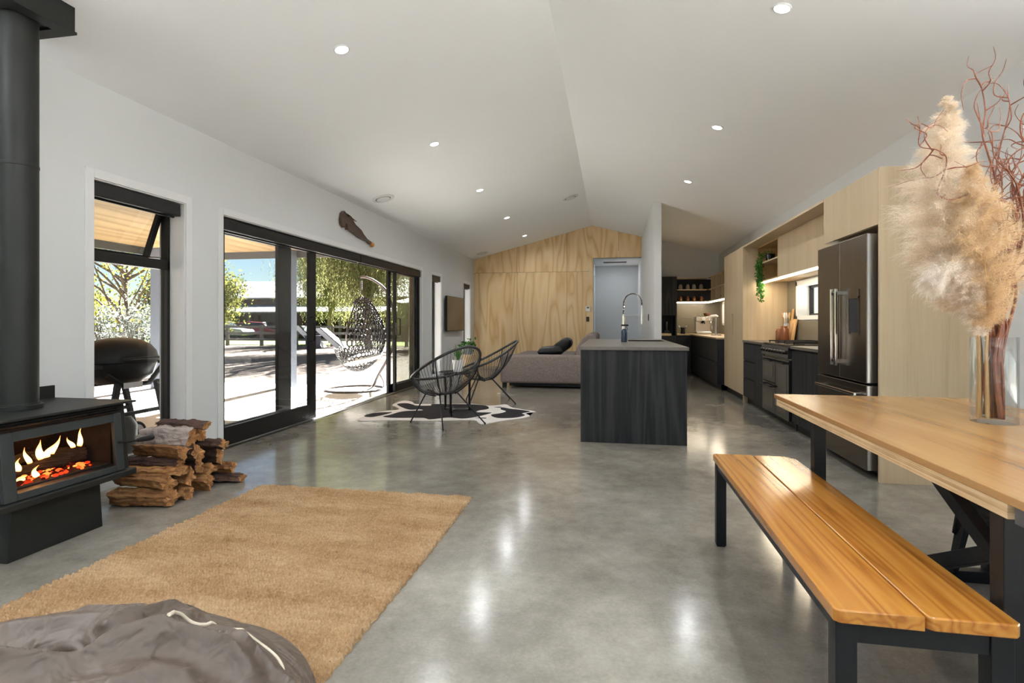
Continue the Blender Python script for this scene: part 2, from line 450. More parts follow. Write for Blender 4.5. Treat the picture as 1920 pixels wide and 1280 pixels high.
bm = B(); prism(bm, [(.73, 0), (XR + .2, 0), (XR + .2, zceil(XR) + .02), (.73, zceil(.73) + .02)], 1, YB, YB + .12)
S('wall_kitchen', bm, 'wall')
bm = B(); prism(bm, [(.73, 0), (.85, 0), (.85, zceil(.85) + .02), (.73, zceil(.73) + .02)], 1, 9.55, YB)
S('wall_partition', bm, 'wall')
# hall behind the opening
bm = B(); box(bm, HX - 1.6, 1.6, 15.3, 15.4, 0, 2.9)
box(bm, HX - .1, HX, YB + .014, 14.1, 0, 2.9); box(bm, HX - .1, HX, 14.9, 15.3, 0, 2.9); box(bm, HX - .1, HX, 14.1, 14.9, 0, .3)
box(bm, HX - .1, HX, 14.1, 14.9, 2.4, 2.9); box(bm, .73, .85, YB + .12, 15.3, 0, 2.9)
S('wall_hall', bm, 'wall')
S('ceiling_hall', box(B(), HX - .1, .85, YB + .014, 15.4, 2.73, 2.9), 'ceil')
bm = B()
prism(bm, [(XC, ZC), (XL - .3, zceil(XL - .3)), (XL - .3, zceil(XL - .3) + .2), (XC, ZC + .2)], 1, YR - .2, YB + .15)
prism(bm, [(XC, ZC), (XR + .3, zceil(XR + .3)), (XR + .3, zceil(XR + .3) + .2), (XC, ZC + .2)], 1, YR - .2, YB + .15)
S('ceiling', bm, 'ceil')
S('floor', box(B(), XL - .02, XR, YR, 15.3, -.1, 0), 'floor')
bm = B()
for y0, y1 in ((YR, WIN[1][0] - .06), (WIN[1][1] + .06, DR[0] - .06), (DR[1] + .06, WIN[3][0] - .06), (WIN[3][1] + .06, WIN[4][0] - .06), (WIN[4][1] + .06, YB)):
    box(bm, XL, XL + .012, y0, y1, 0, .075)
S('baseboard_left', bm, 'trim', bev=.002)
S('baseboard_back', box(B(), XL, HX, YB - .012, YB, 0, .06), 'oak')

def architrave(i, y0, y1, z0, z1, w=.06):
    bm = B(); a, b = XL, XL + .012
    box(bm, a, b, y0 - w, y0, 0, z1 + w); box(bm, a, b, y1, y1 + w, 0, z1 + w); box(bm, a, b, y0, y1, z1, z1 + w)
    if z0 > .05: box(bm, a, b, y0, y1, 0, z0)
    # reveal linings
    box(bm, XL - .17, XL, y0 - .01, y0 + .008, max(z0, 0), z1); box(bm, XL - .17, XL, y1 - .008, y1 + .01, max(z0, 0), z1)
    box(bm, XL - .17, XL, y0, y1, z1 - .008, z1 + .01)
    if z0 > .05: box(bm, XL - .17, XL + .015, y0, y1, z0 - .01, z0 + .012)
    S('trim_%d' % i, bm, 'trim', bev=.0015)
for i, k in enumerate((1, 3, 4)): architrave(i + 1, *WIN[k])
architrave(4, DR[0], DR[1], -.02, DR[3])

def blind(label, y0, y1, ztop, r=.055):
    t = thing('roller_blind', label, 'blind', (XL - .055, (y0 + y1) / 2, ztop - .13), group=None)
    bm = B(); box(bm, XL - .105, XL - .005, y0, y1, ztop - .115, ztop - .015)
    obj('cassette', bm, 'alum', t, bev=.006)
    BX('bottom_rail', 'black', t, XL - .062, XL - .047, y0 + .02, y1 - .02, ztop - .128, ztop - .114)
blind('black roller blind box at the head of the window beside the wood stove', WIN[1][0] + .01, WIN[1][1] - .04, WIN[1][3])
blind('nearer of two long black blind boxes above the sliding door', DR[0] + .01, 7.05, DR[3] - .012)
blind('farther of two long black blind boxes above the sliding door', 7.07, DR[1] - .02, DR[3] - .012)
blind('small black blind box on slim window just past the sliding door', WIN[3][0] + .01, WIN[3][1] - .02, WIN[3][3])
blind('small black blind box on slim window nearest the plywood wall', WIN[4][0] + .01, WIN[4][1] - .02, WIN[4][3])

def window(n, y0, y1, z0, z1, transom=None):
    t = thing('window_%d' % n, None, None, (XL - .2, (y0 + y1) / 2, z0), kind='structure')
    f = .032; a, b = XL - .2, XL - .135
    bm = B()
    box(bm, a, b, y0, y0 + f, z0, z1); box(bm, a, b, y1 - f, y1, z0, z1)
    box(bm, a, b, y0, y1, z0, z0 + f); box(bm, a, b, y0, y1, z1 - f, z1)
    zt = z1 - f
    if transom: box(bm, a, b, y0, y1, transom - .045, transom + .03); zt = transom - .045
    obj('window_frame', bm, 'alum', t, bev=.003)
    BX('glass_pane', 'glass', t, a + .025, a + .031, y0 + f, y1 - f, z0 + f, zt)
    if transom:   # top-hung sash pushed open at its foot
        zb, zh = transom + .03, z1 - f; dx = -.16
        s = B()
        def P(x, y, z):
            k = (zh - z) / (zh - zb); return (x + dx * k, y, z)
        for q in ((y0 + f, y0 + f + .04, zb, zh), (y1 - f - .04, y1 - f, zb, zh), (y0 + f, y1 - f, zb, zb + .04), (y0 + f, y1 - f, zh - .04, zh)):
            vs = box(B(), a + .01, a + .045, *q)
            mp = {v: s.verts.new(P(*v.co)) for v in vs.verts}
            for fc in vs.faces: s.faces.new([mp[v] for v in fc.verts])
            vs.free()
        sash = obj('opening_sash', s, 'alum', t)
        gq = box(B(), a + .024, a + .029, y0 + f + .04, y1 - f - .04, zb + .04, zh - .04)
        for v in gq.verts: v.co = P(*v.co)
        obj('sash_pane', gq, 'glasstint', sash)
        st = B(); bar(st, (a + .03, y1 - f - .03, zb + .02), (a - .13, y1 - f - .03, zb + .03), .012, .012); obj('window_stay', st, 'steel', t)
    return t
window(1, *WIN[1], transom=1.62)
window(2, *WIN[3]); window(3, *WIN[4])

# sliding door: wide opening, leaf stacked at the near end, leaf parked at the far end
d = thing('door_1', None, None, (XL - .15, sum(DR[:2]) / 2, 0), kind='structure')
bm = B(); a, b = XL - .21, XL - .03
box(bm, a, b, DR[0], DR[0] + .05, 0, DR[3]); box(bm, a, b, DR[1] - .05, DR[1], 0, DR[3]); box(bm, a, b, DR[0], DR[1], DR[3] - .075, DR[3])
obj('door_frame', bm, 'alum', d, bev=.003)
bm = B(); box(bm, a, b, DR[0], DR[1], -.02, .004)
for x in (a + .03, a + .075, a + .12): box(bm, x, x + .012, DR[0], DR[1], .004, .016)
obj('sill_track', bm, 'steel', d)
def leaf(x0, y0, y1, sl, sr, bot=.10, mat='glass'):
    bm = B(); z0, z1 = .017, DR[3] - .077
    box(bm, x0, x0 + .04, y0, y0 + sl, z0, z1); box(bm, x0, x0 + .04, y1 - sr, y1, z0, z1)
    box(bm, x0, x0 + .04, y0 + sl, y1 - sr, z0, z0 + bot); box(bm, x0, x0 + .04, y0 + sl, y1 - sr, z1 - .06, z1)
    o = obj('door_leaf', bm, 'alum', d, bev=.003)
    BX('leaf_glass', mat, o, x0 + .017, x0 + .023, y0 + sl, y1 - sr, z0 + bot, z1 - .06)
    return o
lf = leaf(a + .115, DR[0] + .05, 5.98, .05, .14, .17)
bm = B(); yh = 5.86
tube(bm, [(a + .16, yh, .93), (a + .205, yh, .93), (a + .205, yh, 1.21), (a + .16, yh, 1.21)], .011, 10); obj('pull_handle', bm, 'black', lf, smooth=True)
lf2 = leaf(a + .03, DR[0] + .05, 5.60, .05, .24, .17)
lf3 = leaf(a + .03, 8.33, DR[1] - .05, .10, .06, .12, 'glasstint')
lf4 = leaf(a + .115, 8.40, DR[1] - .05, .07, .06, .12, 'glasstint')
bm = B(); box(bm, a + .155, a + .16, 8.415, 8.445, .95, 1.15); obj('lock_plate', bm, 'steel', lf4)
bm = B(); tube(bm, [(a + .155, 8.52, .95), (a + .195, 8.52, .95), (a + .195, 8.52, 1.22), (a + .155, 8.52, 1.22)], .01, 8); obj('pull_handle', bm, 'black', lf4, smooth=True)

# right-hand windows
def win_right(n, y0, y1, z0, z1):
    t = thing('window_%d' % n, None, None, (XR, (y0 + y1) / 2, z0), kind='structure')
    bm = B(); w = .055; a, b = XR - .014, XR + .14
    box(bm, a, b, y0 - .001, y0 + w, z0, z1); box(bm, a, b, y1 - w, y1, z0, z1); box(bm, a, b, y0, y1, z0, z0 + w); box(bm, a, b, y0, y1, z1 - w, z1)
    obj('window_lining', bm, 'trim', t, bev=.002)
    bm = B(); a, b = XR + .14, XR + .19; w2 = w + .03
    ym = y1 - w - .42
    for p, q in ((y0 + w - .02, y0 + w2), (y1 - w2, y1 - w + .02), (ym - .015, ym + .015)): box(bm, a, b, p, q, z0 + .02, z1 - .02)
    for p, q in ((z0 + .02, z0 + w2), (z1 - w2, z1 - .02)): box(bm, a, b, y0 + w, y1 - w, p, q)
    obj('window_frame', bm, 'alum', t)
    BX('glass_pane', 'glass', t, a + .02, a + .026, y0 + w2, y1 - w2, z0 + w2, z1 - w2)
win_right(4, *W5); win_right(5, *W6)
t = thing('window_6', None, None, (-.4, YR - .1, 0), kind='structure')  # unseen rear glazing added to let more daylight in
bm = B()
for x in (-2.7, -1.55, -.4, .75, 1.85): box(bm, x, x + .05, YR - .15, YR - .08, 0, 2.35)
box(bm, -2.7, 1.9, YR - .15, YR - .08, 0, .06); box(bm, -2.7, 1.9, YR - .15, YR - .08, 2.29, 2.35)
obj('window_frame', bm, 'alum', t); BX('glass_pane', 'glass', t, -2.65, 1.85, YR - .118, YR - .112, .06, 2.29)

t = thing('window_7', None, None, (XR + .1, 0, 0), kind='structure')  # unseen side glazing added so sunlit paving brightens walls and ceiling
bm = B()
for y in (-2.9, -1.54, -.17, 1.19, 2.55): box(bm, XR + .08, XR + .15, y, y + .05, 0, 2.35)
box(bm, XR + .08, XR + .15, -2.9, 2.6, 0, .06); box(bm, XR + .08, XR + .15, -2.9, 2.6, 2.29, 2.35)
obj('window_frame', bm, 'alum', t); BX('glass_pane', 'glass', t, XR + .112, XR + .118, -2.85, 2.55, .06, 2.29)
# ------------------------------------------------------------------ ceiling fittings
UPL = Vector((-SL, 0, 1)).normalized(); UPR = Vector((SL, 0, 1)).normalized()
def place_on_ceiling(o, x, y, off=0.):
    ang = -math.atan(SL) if x < XC else math.atan(SL)
    o.location = (x, y, zceil(x) - off); o.rotation_euler = (0, ang, 0)
def downlight(label):
    t = thing('downlight', label, 'downlight', group=None)
    bm = B(); lathe(bm, [(.047, 0), (.047, -.008), (.055, -.008), (.058, -.004), (.058, 0), (.047, 0)], seg=28); obj('trim_ring', bm, 'trim', t, smooth=True, local=True)
    bm = B(); lathe(bm, [(.0, -.006), (.047, -.006), (.047, -.001), (0, -.001)], seg=28); obj('lens', bm, 'lens', t, local=True)
    return t
LDAT = bpy.data.lights.new('downlight_lamp', 'AREA'); LDAT.shape = 'DISK'; LDAT.size = .11; LDAT.energy = 3.5; LDAT.color = (.93, .97, 1.)
try: LDAT.spread = math.radians(165)
except Exception: pass
proto = downlight('')
k = 0
names_l = ['nearest glowing downlight on the left ceiling slope', 'second glowing downlight back on the left ceiling slope', 'third glowing downlight back on the left ceiling slope', 'fourth glowing downlight back on the left ceiling slope', 'farthest glowing downlight on the left slope, near plywood wall']
names_r = ['nearest glowing downlight on the right ceiling slope', 'middle glowing downlight on the right ceiling slope', 'farthest glowing downlight on the right slope, before the white partition']
for x, lo in ((-1.93, names_l), (1.065, names_r)):
    for i, y in enumerate((3.68, 5.80, 7.94, 10.1, 12.24, 1.54, -.6, -2.6)):
        if x > 0 and i in (3, 4): continue
        o = proto if k == 0 else copy_tree(proto); k += 1
        place_on_ceiling(o, x, y)
        vis = (x < 0 and i < 5) or (x > 0 and i < 3)
        o['label'] = lo[i] if vis else 'white downlight in the ceiling behind the viewpoint'
        o['group'] = 'ceiling downlights' if vis else 'downlights behind the viewpoint'
        lo_ = bpy.data.objects.new('lamp', LDAT); C.objects.link(lo_); lo_.parent = o; lo_.location = (0, 0, -.016)
LH = bpy.data.lights.new('added_hall_lamp', 'AREA'); LH.shape = 'DISK'; LH.size = .11; LH.energy = 3.; LH.color = (.85, .92, 1.)  # unseen fitting added to light the hall
o = copy_tree(proto); o.location = (.15, 14.5, 2.73); o.rotation_euler = (0, 0, 0); o['label'] = 'added downlight in the hall ceiling beyond the plywood wall'; o['group'] = 'added hall downlight'
[c for c in o.children if c.type == 'LIGHT'][0].data = LH

def fill_cove(label, x, y0, y1, z, watts, wall):  # unseen uplights added behind the viewpoint to brighten the ceiling
    t = thing('fill_uplight', label, 'uplight', (x, (y0 + y1) / 2, z))
    s = -1 if wall > x else 1
    bm = B(); box(bm, x - .05, x + .05, y0, y1, z, z + .008); box(bm, x - .05, x - .042, y0, y1, z, z + .05); box(bm, x + .042, x + .05, y0, y1, z, z + .05)
    obj('channel', bm, 'trim', t)
    if abs(wall - x) < .3 and z > 2.3: BX('bracket', 'trim', t, min(x, wall - .02), max(x, wall + .02), (y0 + y1) / 2 - .03, (y0 + y1) / 2 + .03, z - .012, z)
    BX('fill_diffuser', 'white', t, x - .041, x + .041, y0 + .01, y1 - .01, z + .009, z + .02)
    L = bpy.data.lights.new('fill_uplight_lamp', 'AREA'); L.shape = 'RECTANGLE'; L.size = .07; L.size_y = y1 - y0 - .04; L.energy = watts; L.color = (.93, .965, 1.)
    o = bpy.data.objects.new('fill_uplight_lamp', L); C.objects.link(o); o.parent = t; o.location = (0, 0, .03); o.rotation_euler = (pi, 0, 0)
fill_cove('added unseen fill uplight high on right wall behind the viewpoint', XR - .16, -2.9, 2.5, 2.42, 100., XR)
fill_cove('added unseen fill uplight high on left wall behind the viewpoint', XL + .16, -2.9, 1.5, 2.42, 96., XL)
def vent(label, x, y):
    t = thing('ceiling_vent', label, 'ceiling vent', group='round ceiling vents')
    bm = B(); lathe(bm, [(.105, 0), (.105, -.012), (.13, -.016), (.15, -.008), (.15, 0), (.105, 0)], seg=36); obj('outer_ring', bm, 'trim', t, smooth=True, local=True)
    bm = B(); lathe(bm, [(0, -.002), (.105, -.002), (.105, -.001), (0, -.001)], seg=36); obj('dark_gap', bm, 'black', t, local=True)
    bm = B(); lathe(bm, [(0, -.02), (.085, -.018), (.092, -.012), (.085, -.006), (0, -.006)], seg=36); obj('centre_disc', bm, 'trim', t, smooth=True, local=True)
    place_on_ceiling(t, x, y)
vent('round white ceiling vent on left slope above the carved wall piece', -3.06, 7.0)
vent('round white ceiling vent near the ridge above the plywood wall', -.73, 10.0)
vent('round white ceiling vent in far left corner above the plywood wall', -3.07, 12.85)
t = thing('air_grille', 'long slotted grille in hall ceiling beyond the opening', 'grille', (.1, 14.3, 2.715))
BX('grille_frame', 'trim', t, -.2, .42, 14.22, 14.5, 2.722, 2.73)
for i in range(5): BX('slat', 'fascia', t, -.18, .40, 14.235 + i * .052, 14.27 + i * .052, 2.715, 2.722)

# ------------------------------------------------------------------ wood stove
t = thing('wood_stove', 'black freestanding wood stove with lit fire and tall flue pipe', 'stove', (-3.03, 2.36, 0))
bm = B(); prism(bm, [(2.125, .30), (2.58, .30), (2.60, 0), (2.105, 0)], 0, -3.2, -2.81)
obj('pedestal', bm, 'stove', t, bev=.004)
X0, X1, Y0, Y1, Z0, Z1 = -3.26, -2.81, 2.0, 2.735, .30, .675
bm = B()
box(bm, X0, X0 + .02, Y0, Y1, Z0, Z1); box(bm, X0, X1, Y0, Y0 + .05, Z0, Z1); box(bm, X0, X1, Y1 - .05, Y1, Z0, Z1)
box(bm, X0, X1, Y0 + .05, Y1 - .05, Z0, Z0 + .03); box(bm, X0, X1, Y0 + .05, Y1 - .05, .64, Z1)
def lean(bm, amt=.035):
    for v in bm.verts:
        if v.co.x > -3.0: v.co.x += amt * (1 - (v.co.z - .3) / .375)
    return bm
obj('firebox', lean(bm), 'stove', t, bev=.004)
bm = B()
box(bm, X0 + .021, X0 + .03, Y0 + .051, Y1 - .051, .331, .639); box(bm, X0 + .03, X1 - .03, Y0 + .051, Y0 + .06, .331, .639); box(bm, X0 + .03, X1 - .03, Y1 - .06, Y1 - .051, .331, .639)
box(bm, X0 + .03, X1 - .03, Y0 + .06, Y1 - .06, .331, .338); box(bm, X0 + .03, X1 - .03, Y0 + .06, Y1 - .06, .63, .639)
obj('firebrick_lining', bm, 'soot', t)
bm = B(); box(bm, -3.26, -2.735, 1.985, 2.75, .262, .299); obj('ash_lip', bm, 'stove', t, bev=.008)
bm = B(); box(bm, -3.33, -2.755, 1.955, 2.765, .676, .69); obj('top_plate', bm, 'stove', t, bev=.004)
bm = B()
for i in range(3): box(bm, -2.81, -2.79, 2.03, 2.70, .632 + i * .014, .638 + i * .014)
obj('vent_louvre', bm, 'black', t)
BX('rear_shield', 'stove', t, -3.335, -3.325, 1.965, 2.76, .60, .765, bev=.002)
bm = B(); dy0, dy1, gz0, gz1 = 2.05, 2.685, .335, .58
xa, xb = -2.808, -2.785
box(bm, xa, xb, dy0, 2.11, .302, .625); box(bm, xa, xb, 2.635, dy1, .302, .625); box(bm, xa, xb, 2.11, 2.635, .302, gz0); box(bm, xa, xb, 2.11, 2.635, gz1, .625)
door = obj('stove_door', lean(bm), 'stoveframe', t, bev=.003)
obj('door_glass', lean(box(B(), -2.802, -2.797, 2.10, 2.645, gz0 - .008, gz1 + .008)), 'glass', door)
bm = B(); tube(bm, [(-2.77, 2.655, .462), (-2.72, 2.665, .462), (-2.715, 2.70, .461), (-2.715, 2.735, .459)], .007, 8)
tube(bm, [(-2.715, 2.73, .459), (-2.713, 2.75, .459), (-2.712, 2.82, .456), (-2.712, 2.835, .456)], [.010, .014, .018, .015], 12)
obj('door_handle', bm, 'black', door, smooth=True)
bm = B(); lathe(bm, [(.088, .0), (.105, 0), (.105, .02), (.096, .024), (.096, .03), (.088, .03)], (-3.08, 2.36, .691)); obj('flue_collar', bm, 'stove', t, smooth=True)
bm = B(); lathe(bm, [(.087, 0), (.087, 1.27), (.0895, 1.272), (.0895, 1.285), (.087, 1.287), (.087, 2.15), (0, 2.15)], (-3.08, 2.36, .692), 48); obj('flue_pipe', bm, 'stove', t, smooth=True)
# ceiling box round the flue
t = thing('flue_ceiling_box', 'black square box boxing the flue pipe at the sloping ceiling', 'flue cover', (-3.085, 2.36, 2.735))
bm = B(); p0, p1 = -3.255, -2.915
prism(bm, [(p0, 2.75), (p1, 2.75), (p1, zceil(p1)), (p0, zceil(p0))], 1, 2.19, 2.53); obj('box_sleeve', bm, 'stove', t, bev=.002)
bm = B()
box(bm, p0 - .006, p1 + .006, 2.184, 2.25, 2.735, 2.749); box(bm, p0 - .006, p1 + .006, 2.46, 2.536, 2.735, 2.749); box(bm, p0 - .006, -3.175, 2.25, 2.46, 2.735, 2.749); box(bm, -2.985, p1 + .006, 2.25, 2.46, 2.735, 2.749)
obj('bottom_flange', bm, 'stove', t)

WOODTEX = bpy.data.textures.new('torn_wood', 'CLOUDS'); WOODTEX.noise_scale = .045; WOODTEX.noise_depth = 3
def rough_log(name, L, w, h, label, cat='log', group=None, seed=0, sides=6, mats=('split', 'bark', 'endgrain'), tw=.1, parent=None, barkside=1):
    """split log along local X, irregular wedge section"""
    r = random.Random(seed); bm = B(); n = 9; rings = []
    base = []
    for k in range(sides):
        a = 2 * pi * (k + r.uniform(-.28, .28)) / sides
        q = r.uniform(.6, 1.12)
        base.append((math.cos(a) * w / 2 * q, math.sin(a) * h / 2 * q))
    zmin = min(b[1] for b in base); zmax = max(b[1] for b in base); s = h / (zmax - zmin)
    base = [(y * 1.0, (z - zmin) * s) for y, z in base]
    sub = []
    for k in range(sides):
        a, b = base[k], base[(k + 1) % sides]
        for j in range(4): sub.append((a[0] + (b[0] - a[0]) * j / 4, a[1] + (b[1] - a[1]) * j / 4, k))
    for i in range(n):
        x = -L / 2 + L * i / (n - 1); tp = 1 - .12 * abs(i / (n - 1) - .45) + r.uniform(-.03, .03)
        o = (r.uniform(-.004, .004), r.uniform(-.003, .003)); ring = []
        for y, z, kk in sub:
            jx = r.uniform(-.013, .013) if i in (0, n - 1) else r.uniform(-.01, .01)
            ring.append(bm.verts.new((x + jx, y * tp + o[0] + r.uniform(-.0035, .0035), max(.0, z * tp + o[1] + r.uniform(-.003, .003)))))
        rings.append(ring)
    m = len(sub)
    for i in range(n - 1):
        for k in range(m):
            f = bm.faces.new((rings[i][k], rings[i][(k + 1) % m], rings[i + 1][(k + 1) % m], rings[i + 1][k]))
            f.material_index = 1 if sub[k][2] < barkside else 0
    for rg, rev in ((rings[0], True), (rings[-1], False)):
        cx = bm.verts.new(sum((v.co for v in rg), Vector()) / m)
        for k in range(m):
            f = bm.faces.new((rg[k], rg[(k + 1) % m], cx) if not rev else (rg[(k + 1) % m], rg[k], cx)); f.material_index = 2
    o = obj(name, bm, list(mats), parent, local=True)
    s = o.modifiers.new('fine', 'SUBSURF'); s.levels = s.render_levels = 2; s.subdivision_type = 'SIMPLE'
    d = o.modifiers.new('rough', 'DISPLACE'); d.texture = WOODTEX; d.strength = .022; d.mid_level = .5; d.texture_coords = 'OBJECT' if False else 'LOCAL'
    if label: tag(o, label, cat, group)
    return o
# fire
for i, (x, y, z, L, w, h, rz, lab) in enumerate(((-3.0, 2.36, .352, .36, .06, .055, 1.45, 'long charred log burning across the front of the stove fire'),
                                                 (-3.02, 2.52, .352, .24, .10, .095, 1.3, 'thick round charred log burning at the right of the stove fire'),
                                                 (-3.06, 2.30, .40, .34, .06, .05, 1.75, 'thin charred log burning on top inside the stove'))):
    o = rough_log('burning_log', L, w, h, lab, 'log', 'logs burning in the stove', 40 + i, 7, ('soot', 'soot', 'soot')); o.location = (x, y, z); o.rotation_euler = (0, 0, rz)
bm = B()
for i in range(220):
    ball(bm, (R.uniform(-3.12, -2.86), R.uniform(2.15, 2.60), .341 + R.uniform(0, .016)), R.uniform(.004, .012), 6, (1, R.uniform(.8, 2.), .8))
tag(obj('ember_bed', bm, 'ember', smooth=True), 'glowing red ember bed under the burning logs in the stove', 'embers', kind='stuff')
def flame(x, y, z, h, w, ph, bend=.3):
    bm = B(); pts = []; rs = []
    for i in range(12):
        s = i / 11
        pts.append((x + .006 * math.sin(ph + 4 * s), y + h * bend * s * s + .006 * math.sin(ph + 4.5 * s), z + h * s)); rs.append(max(.0004, 1.5 * w * (1 - s) ** 1.1 * (.6 + 1.5 * s * (1 - s))))
    tube(bm, pts, rs, 10); return bm
fl_ = [(-2.93, 2.20, .405, .075, .017, 0, -.35), (-2.93, 2.235, .40, .06, .015, 1, .5), (-2.95, 2.31, .42, .085, .012, 2, -.2), (-2.94, 2.37, .43, .10, .018, 3, -.15), (-2.94, 2.405, .43, .075, .016, 4, .5),
       (-2.95, 2.44, .44, .09, .013, 5, .4), (-2.93, 2.52, .455, .06, .012, 1.5, -.3), (-2.93, 2.56, .455, .10, .013, .7, .3), (-2.88, 2.29, .36, .055, .014, 2.2, .3), (-2.88, 2.18, .365, .05, .010, 3.3, -.3), (-2.88, 2.23, .352, .03, .02, 3.3, .2)]
tf = thing('flames', 'orange and yellow flames rising from logs behind stove glass', 'flames', (-2.93, 2.36, .35))
for q in fl_: obj('flame_tongue', flame(*q), 'flame', tf, smooth=True, fix=True)
LF = bpy.data.lights.new('fire_glow', 'POINT'); LF.energy = .35; LF.color = (1., .35, .08); LF.shadow_soft_size = .05
o = bpy.data.objects.new('fire_glow', LF); C.objects.link(o); o.parent = tf; o.location = (-.02, 0, .12)

# ------------------------------------------------------------------ firewood pile (ends face the room)
LOGS = [  # y, z(bottom), w, h, L, x_end, yaw, roll, sides, mats, label
 (2.955, .0, .17, .10, .44, -2.70, .05, 0, 5, 0, 'long reddish split log lying at the front foot of the firewood pile'),
 (3.00, .085, .17, .10, .42, -2.74, -.06, .1, 5, 0, 'broad split log with rough face second up from the front floor log'),
 (3.02, .172, .15, .05, .40, -2.70, .1, 0, 5, 0, 'flat yellowish split log above the broad front log'),
 (3.05, .212, .13, .055, .42, -2.74, .02, 0, 5, 1, 'thin dark bark slab jutting toward the stove midway up the pile'),
 (3.07, .262, .13, .085, .42, -2.70, -.04, 0, 5, 0, 'golden split log with straight grain below the pale bark log'),
 (3.12, .333, .17, .115, .36, -2.72, .03, 0, 6, 2, 'pale grey barked log near the top of the firewood pile'),
 (3.20, .436, .10, .05, .40, -2.66, .08, 0, 5, 1, 'flat log lying on the very top of the firewood pile'),
 (3.28, .335, .10, .12, .34, -2.76, -.1, .2, 6, 1, 'dark upright-ended log behind the top of the pile'),
 (3.34, .265, .14, .07, .40, -2.66, .12, 0, 5, 1, 'dark pointed log sticking out on the upper right of the pile'),
 (3.185, .222, .12, .125, .38, -2.70, .0, 0, 6, 1, 'grey-brown log with squarish end in middle of the pile'),
 (3.40, .14, .11, .13, .36, -2.72, .05, 0, 6, 1, 'brown jagged log at the right side of the pile, upper row'),
 (3.22, .135, .11, .085, .40, -2.74, -.05, 0, 6, 1, 'dark mossy log behind the pale upright split piece'),
 (3.12, .085, .075, .13, .30, -2.69, .0, .25, 4, 0, 'pale narrow log end standing upright in the pile front'),
 (3.30, .105, .13, .07, .38, -2.72, .04, 0, 5, 0, 'orange split log above the rounded orange floor log'),
 (3.265, .0, .13, .105, .38, -2.70, -.03, 0, 7, 0, 'rounded orange log on floor in the middle of the pile'),
 (3.115, .0, .11, .085, .36, -2.71, .04, 0, 6, 0, 'small orange log wedged on floor beside the front log'),
 (3.49, .062, .085, .085, .34, -2.68, .06, 0, 4, 0, 'square-cut block of wood at the right end of pile'),
 (3.48, .0, .15, .06, .42, -2.62, .10, 0, 5, 1, 'flat floor log at the far right under the square block'),
]
MT = [('split', 'bark', 'endgrain'), ('bark', 'bark', 'endgrain'), ('birch', 'birch', 'endgrain')]
for i, (y, z, w, h, L, xe, yaw, roll, sd, mi, lab) in enumerate(LOGS):
    o = rough_log('firewood_log', L * .92, w * 1.08, h * 1.1, lab, 'log', 'split firewood stacked by the window', 100 + i, sd, MT[mi], barkside=1 if mi == 0 else 3)
    o.location = (xe - L / 2 + .03, y, z); o.rotation_euler = (0, 0, yaw + R.uniform(-.14, .14))

# ------------------------------------------------------------------ jute rug: real loops
def jute():
    x0, x1, y0, y1 = -2.39, -.885, .55, 3.43
    nx, ny = 380, 830
    xs = np.linspace(x0, x1, nx); ys = np.linspace(y0, y1, ny)
    Xg, Yg = np.meshgrid(xs, ys, indexing='ij')
    row = Yg / .028; ri = np.floor(row); fy = row - ri
    h = np.sin(pi * fy) ** 1.3
    ph = (Xg / .0155 + .5 * (ri % 2) + .35 * np.sin(ri * 12.9898) + .5 * (fy - .5))
    h2 = np.abs(np.sin(pi * ph)) ** .6
    irr = 1 + .35 * np.sin(Xg * 37 + ri * 5.1) * np.sin(ri * 1.7 + Xg * 11)
    Zg = .002 + .019 * h * (.5 + .5 * h2) * irr + .0025 * NR.random((nx, ny))
    edge = np.minimum.reduce([Xg - x0, x1 - Xg, Yg - y0, y1 - Yg]); Zg = np.where(edge < .003, .001, Zg)
    # uneven woven edges
    Xg = Xg + np.where(Xg > x1 - .03, .004 * np.sin(Yg * 90) + .006 * np.sin(Yg * 3), 0) + np.where(Xg < x0 + .03, .005 * np.sin(Yg * 80), 0)
    V = np.stack([Xg, Yg, Zg], -1).reshape(-1, 3)
    idx = np.arange(nx * ny).reshape(nx, ny)
    F = np.stack([idx[:-1, :-1], idx[1:, :-1], idx[1:, 1:], idx[:-1, 1:]], -1).reshape(-1, 4)
    o = npobj('jute_rug', V, F, 'rug', smooth=True)
    tag(o, 'large woven natural jute rug on floor in front of the wood stove', 'rug')
jute()

# ------------------------------------------------------------------ bean bag with folds and cream piping
BCX, BCY, BA, BBR = -1.2, .85, .555, .64
RIDGES = [([(-1.50, .95), (-1.36, 1.03), (-1.19, 1.09), (-1.13, 1.11)], .03, .022, .06), ([(-1.135, 1.02), (-1.109, 1.137), (-1.10, 1.25)], .035, .016, .05),
 ([(-1.34, .76), (-1.12, .888), (-1.048, .986), (-.971, 1.052), (-.865, 1.09), (-.77, 1.10)], .07, .022, .075), ([(-.98, 1.061), (-1.01, 1.148), (-1.06, 1.25)], .026, .014, .045),
 ([(-.945, 1.15), (-.90, 1.14), (-.83, 1.145)], .016, .012, .03), ([(-.86, 1.13), (-.79, 1.16), (-.71, 1.14)], .022, .013, .035), ([(-.97, .88), (-.92, .965), (-.85, 1.0)], .035, .02, .05), ([(-.94, 1.25), (-.87, 1.19), (-.79, 1.20)], .014, .014, .03),
 ([(-1.33, 1.16), (-1.22, 1.16), (-1.15, 1.20)], .016, .015, .04), ([(-1.40, .88), (-1.25, .84), (-1.10, .80)], .03, .02, .05)]
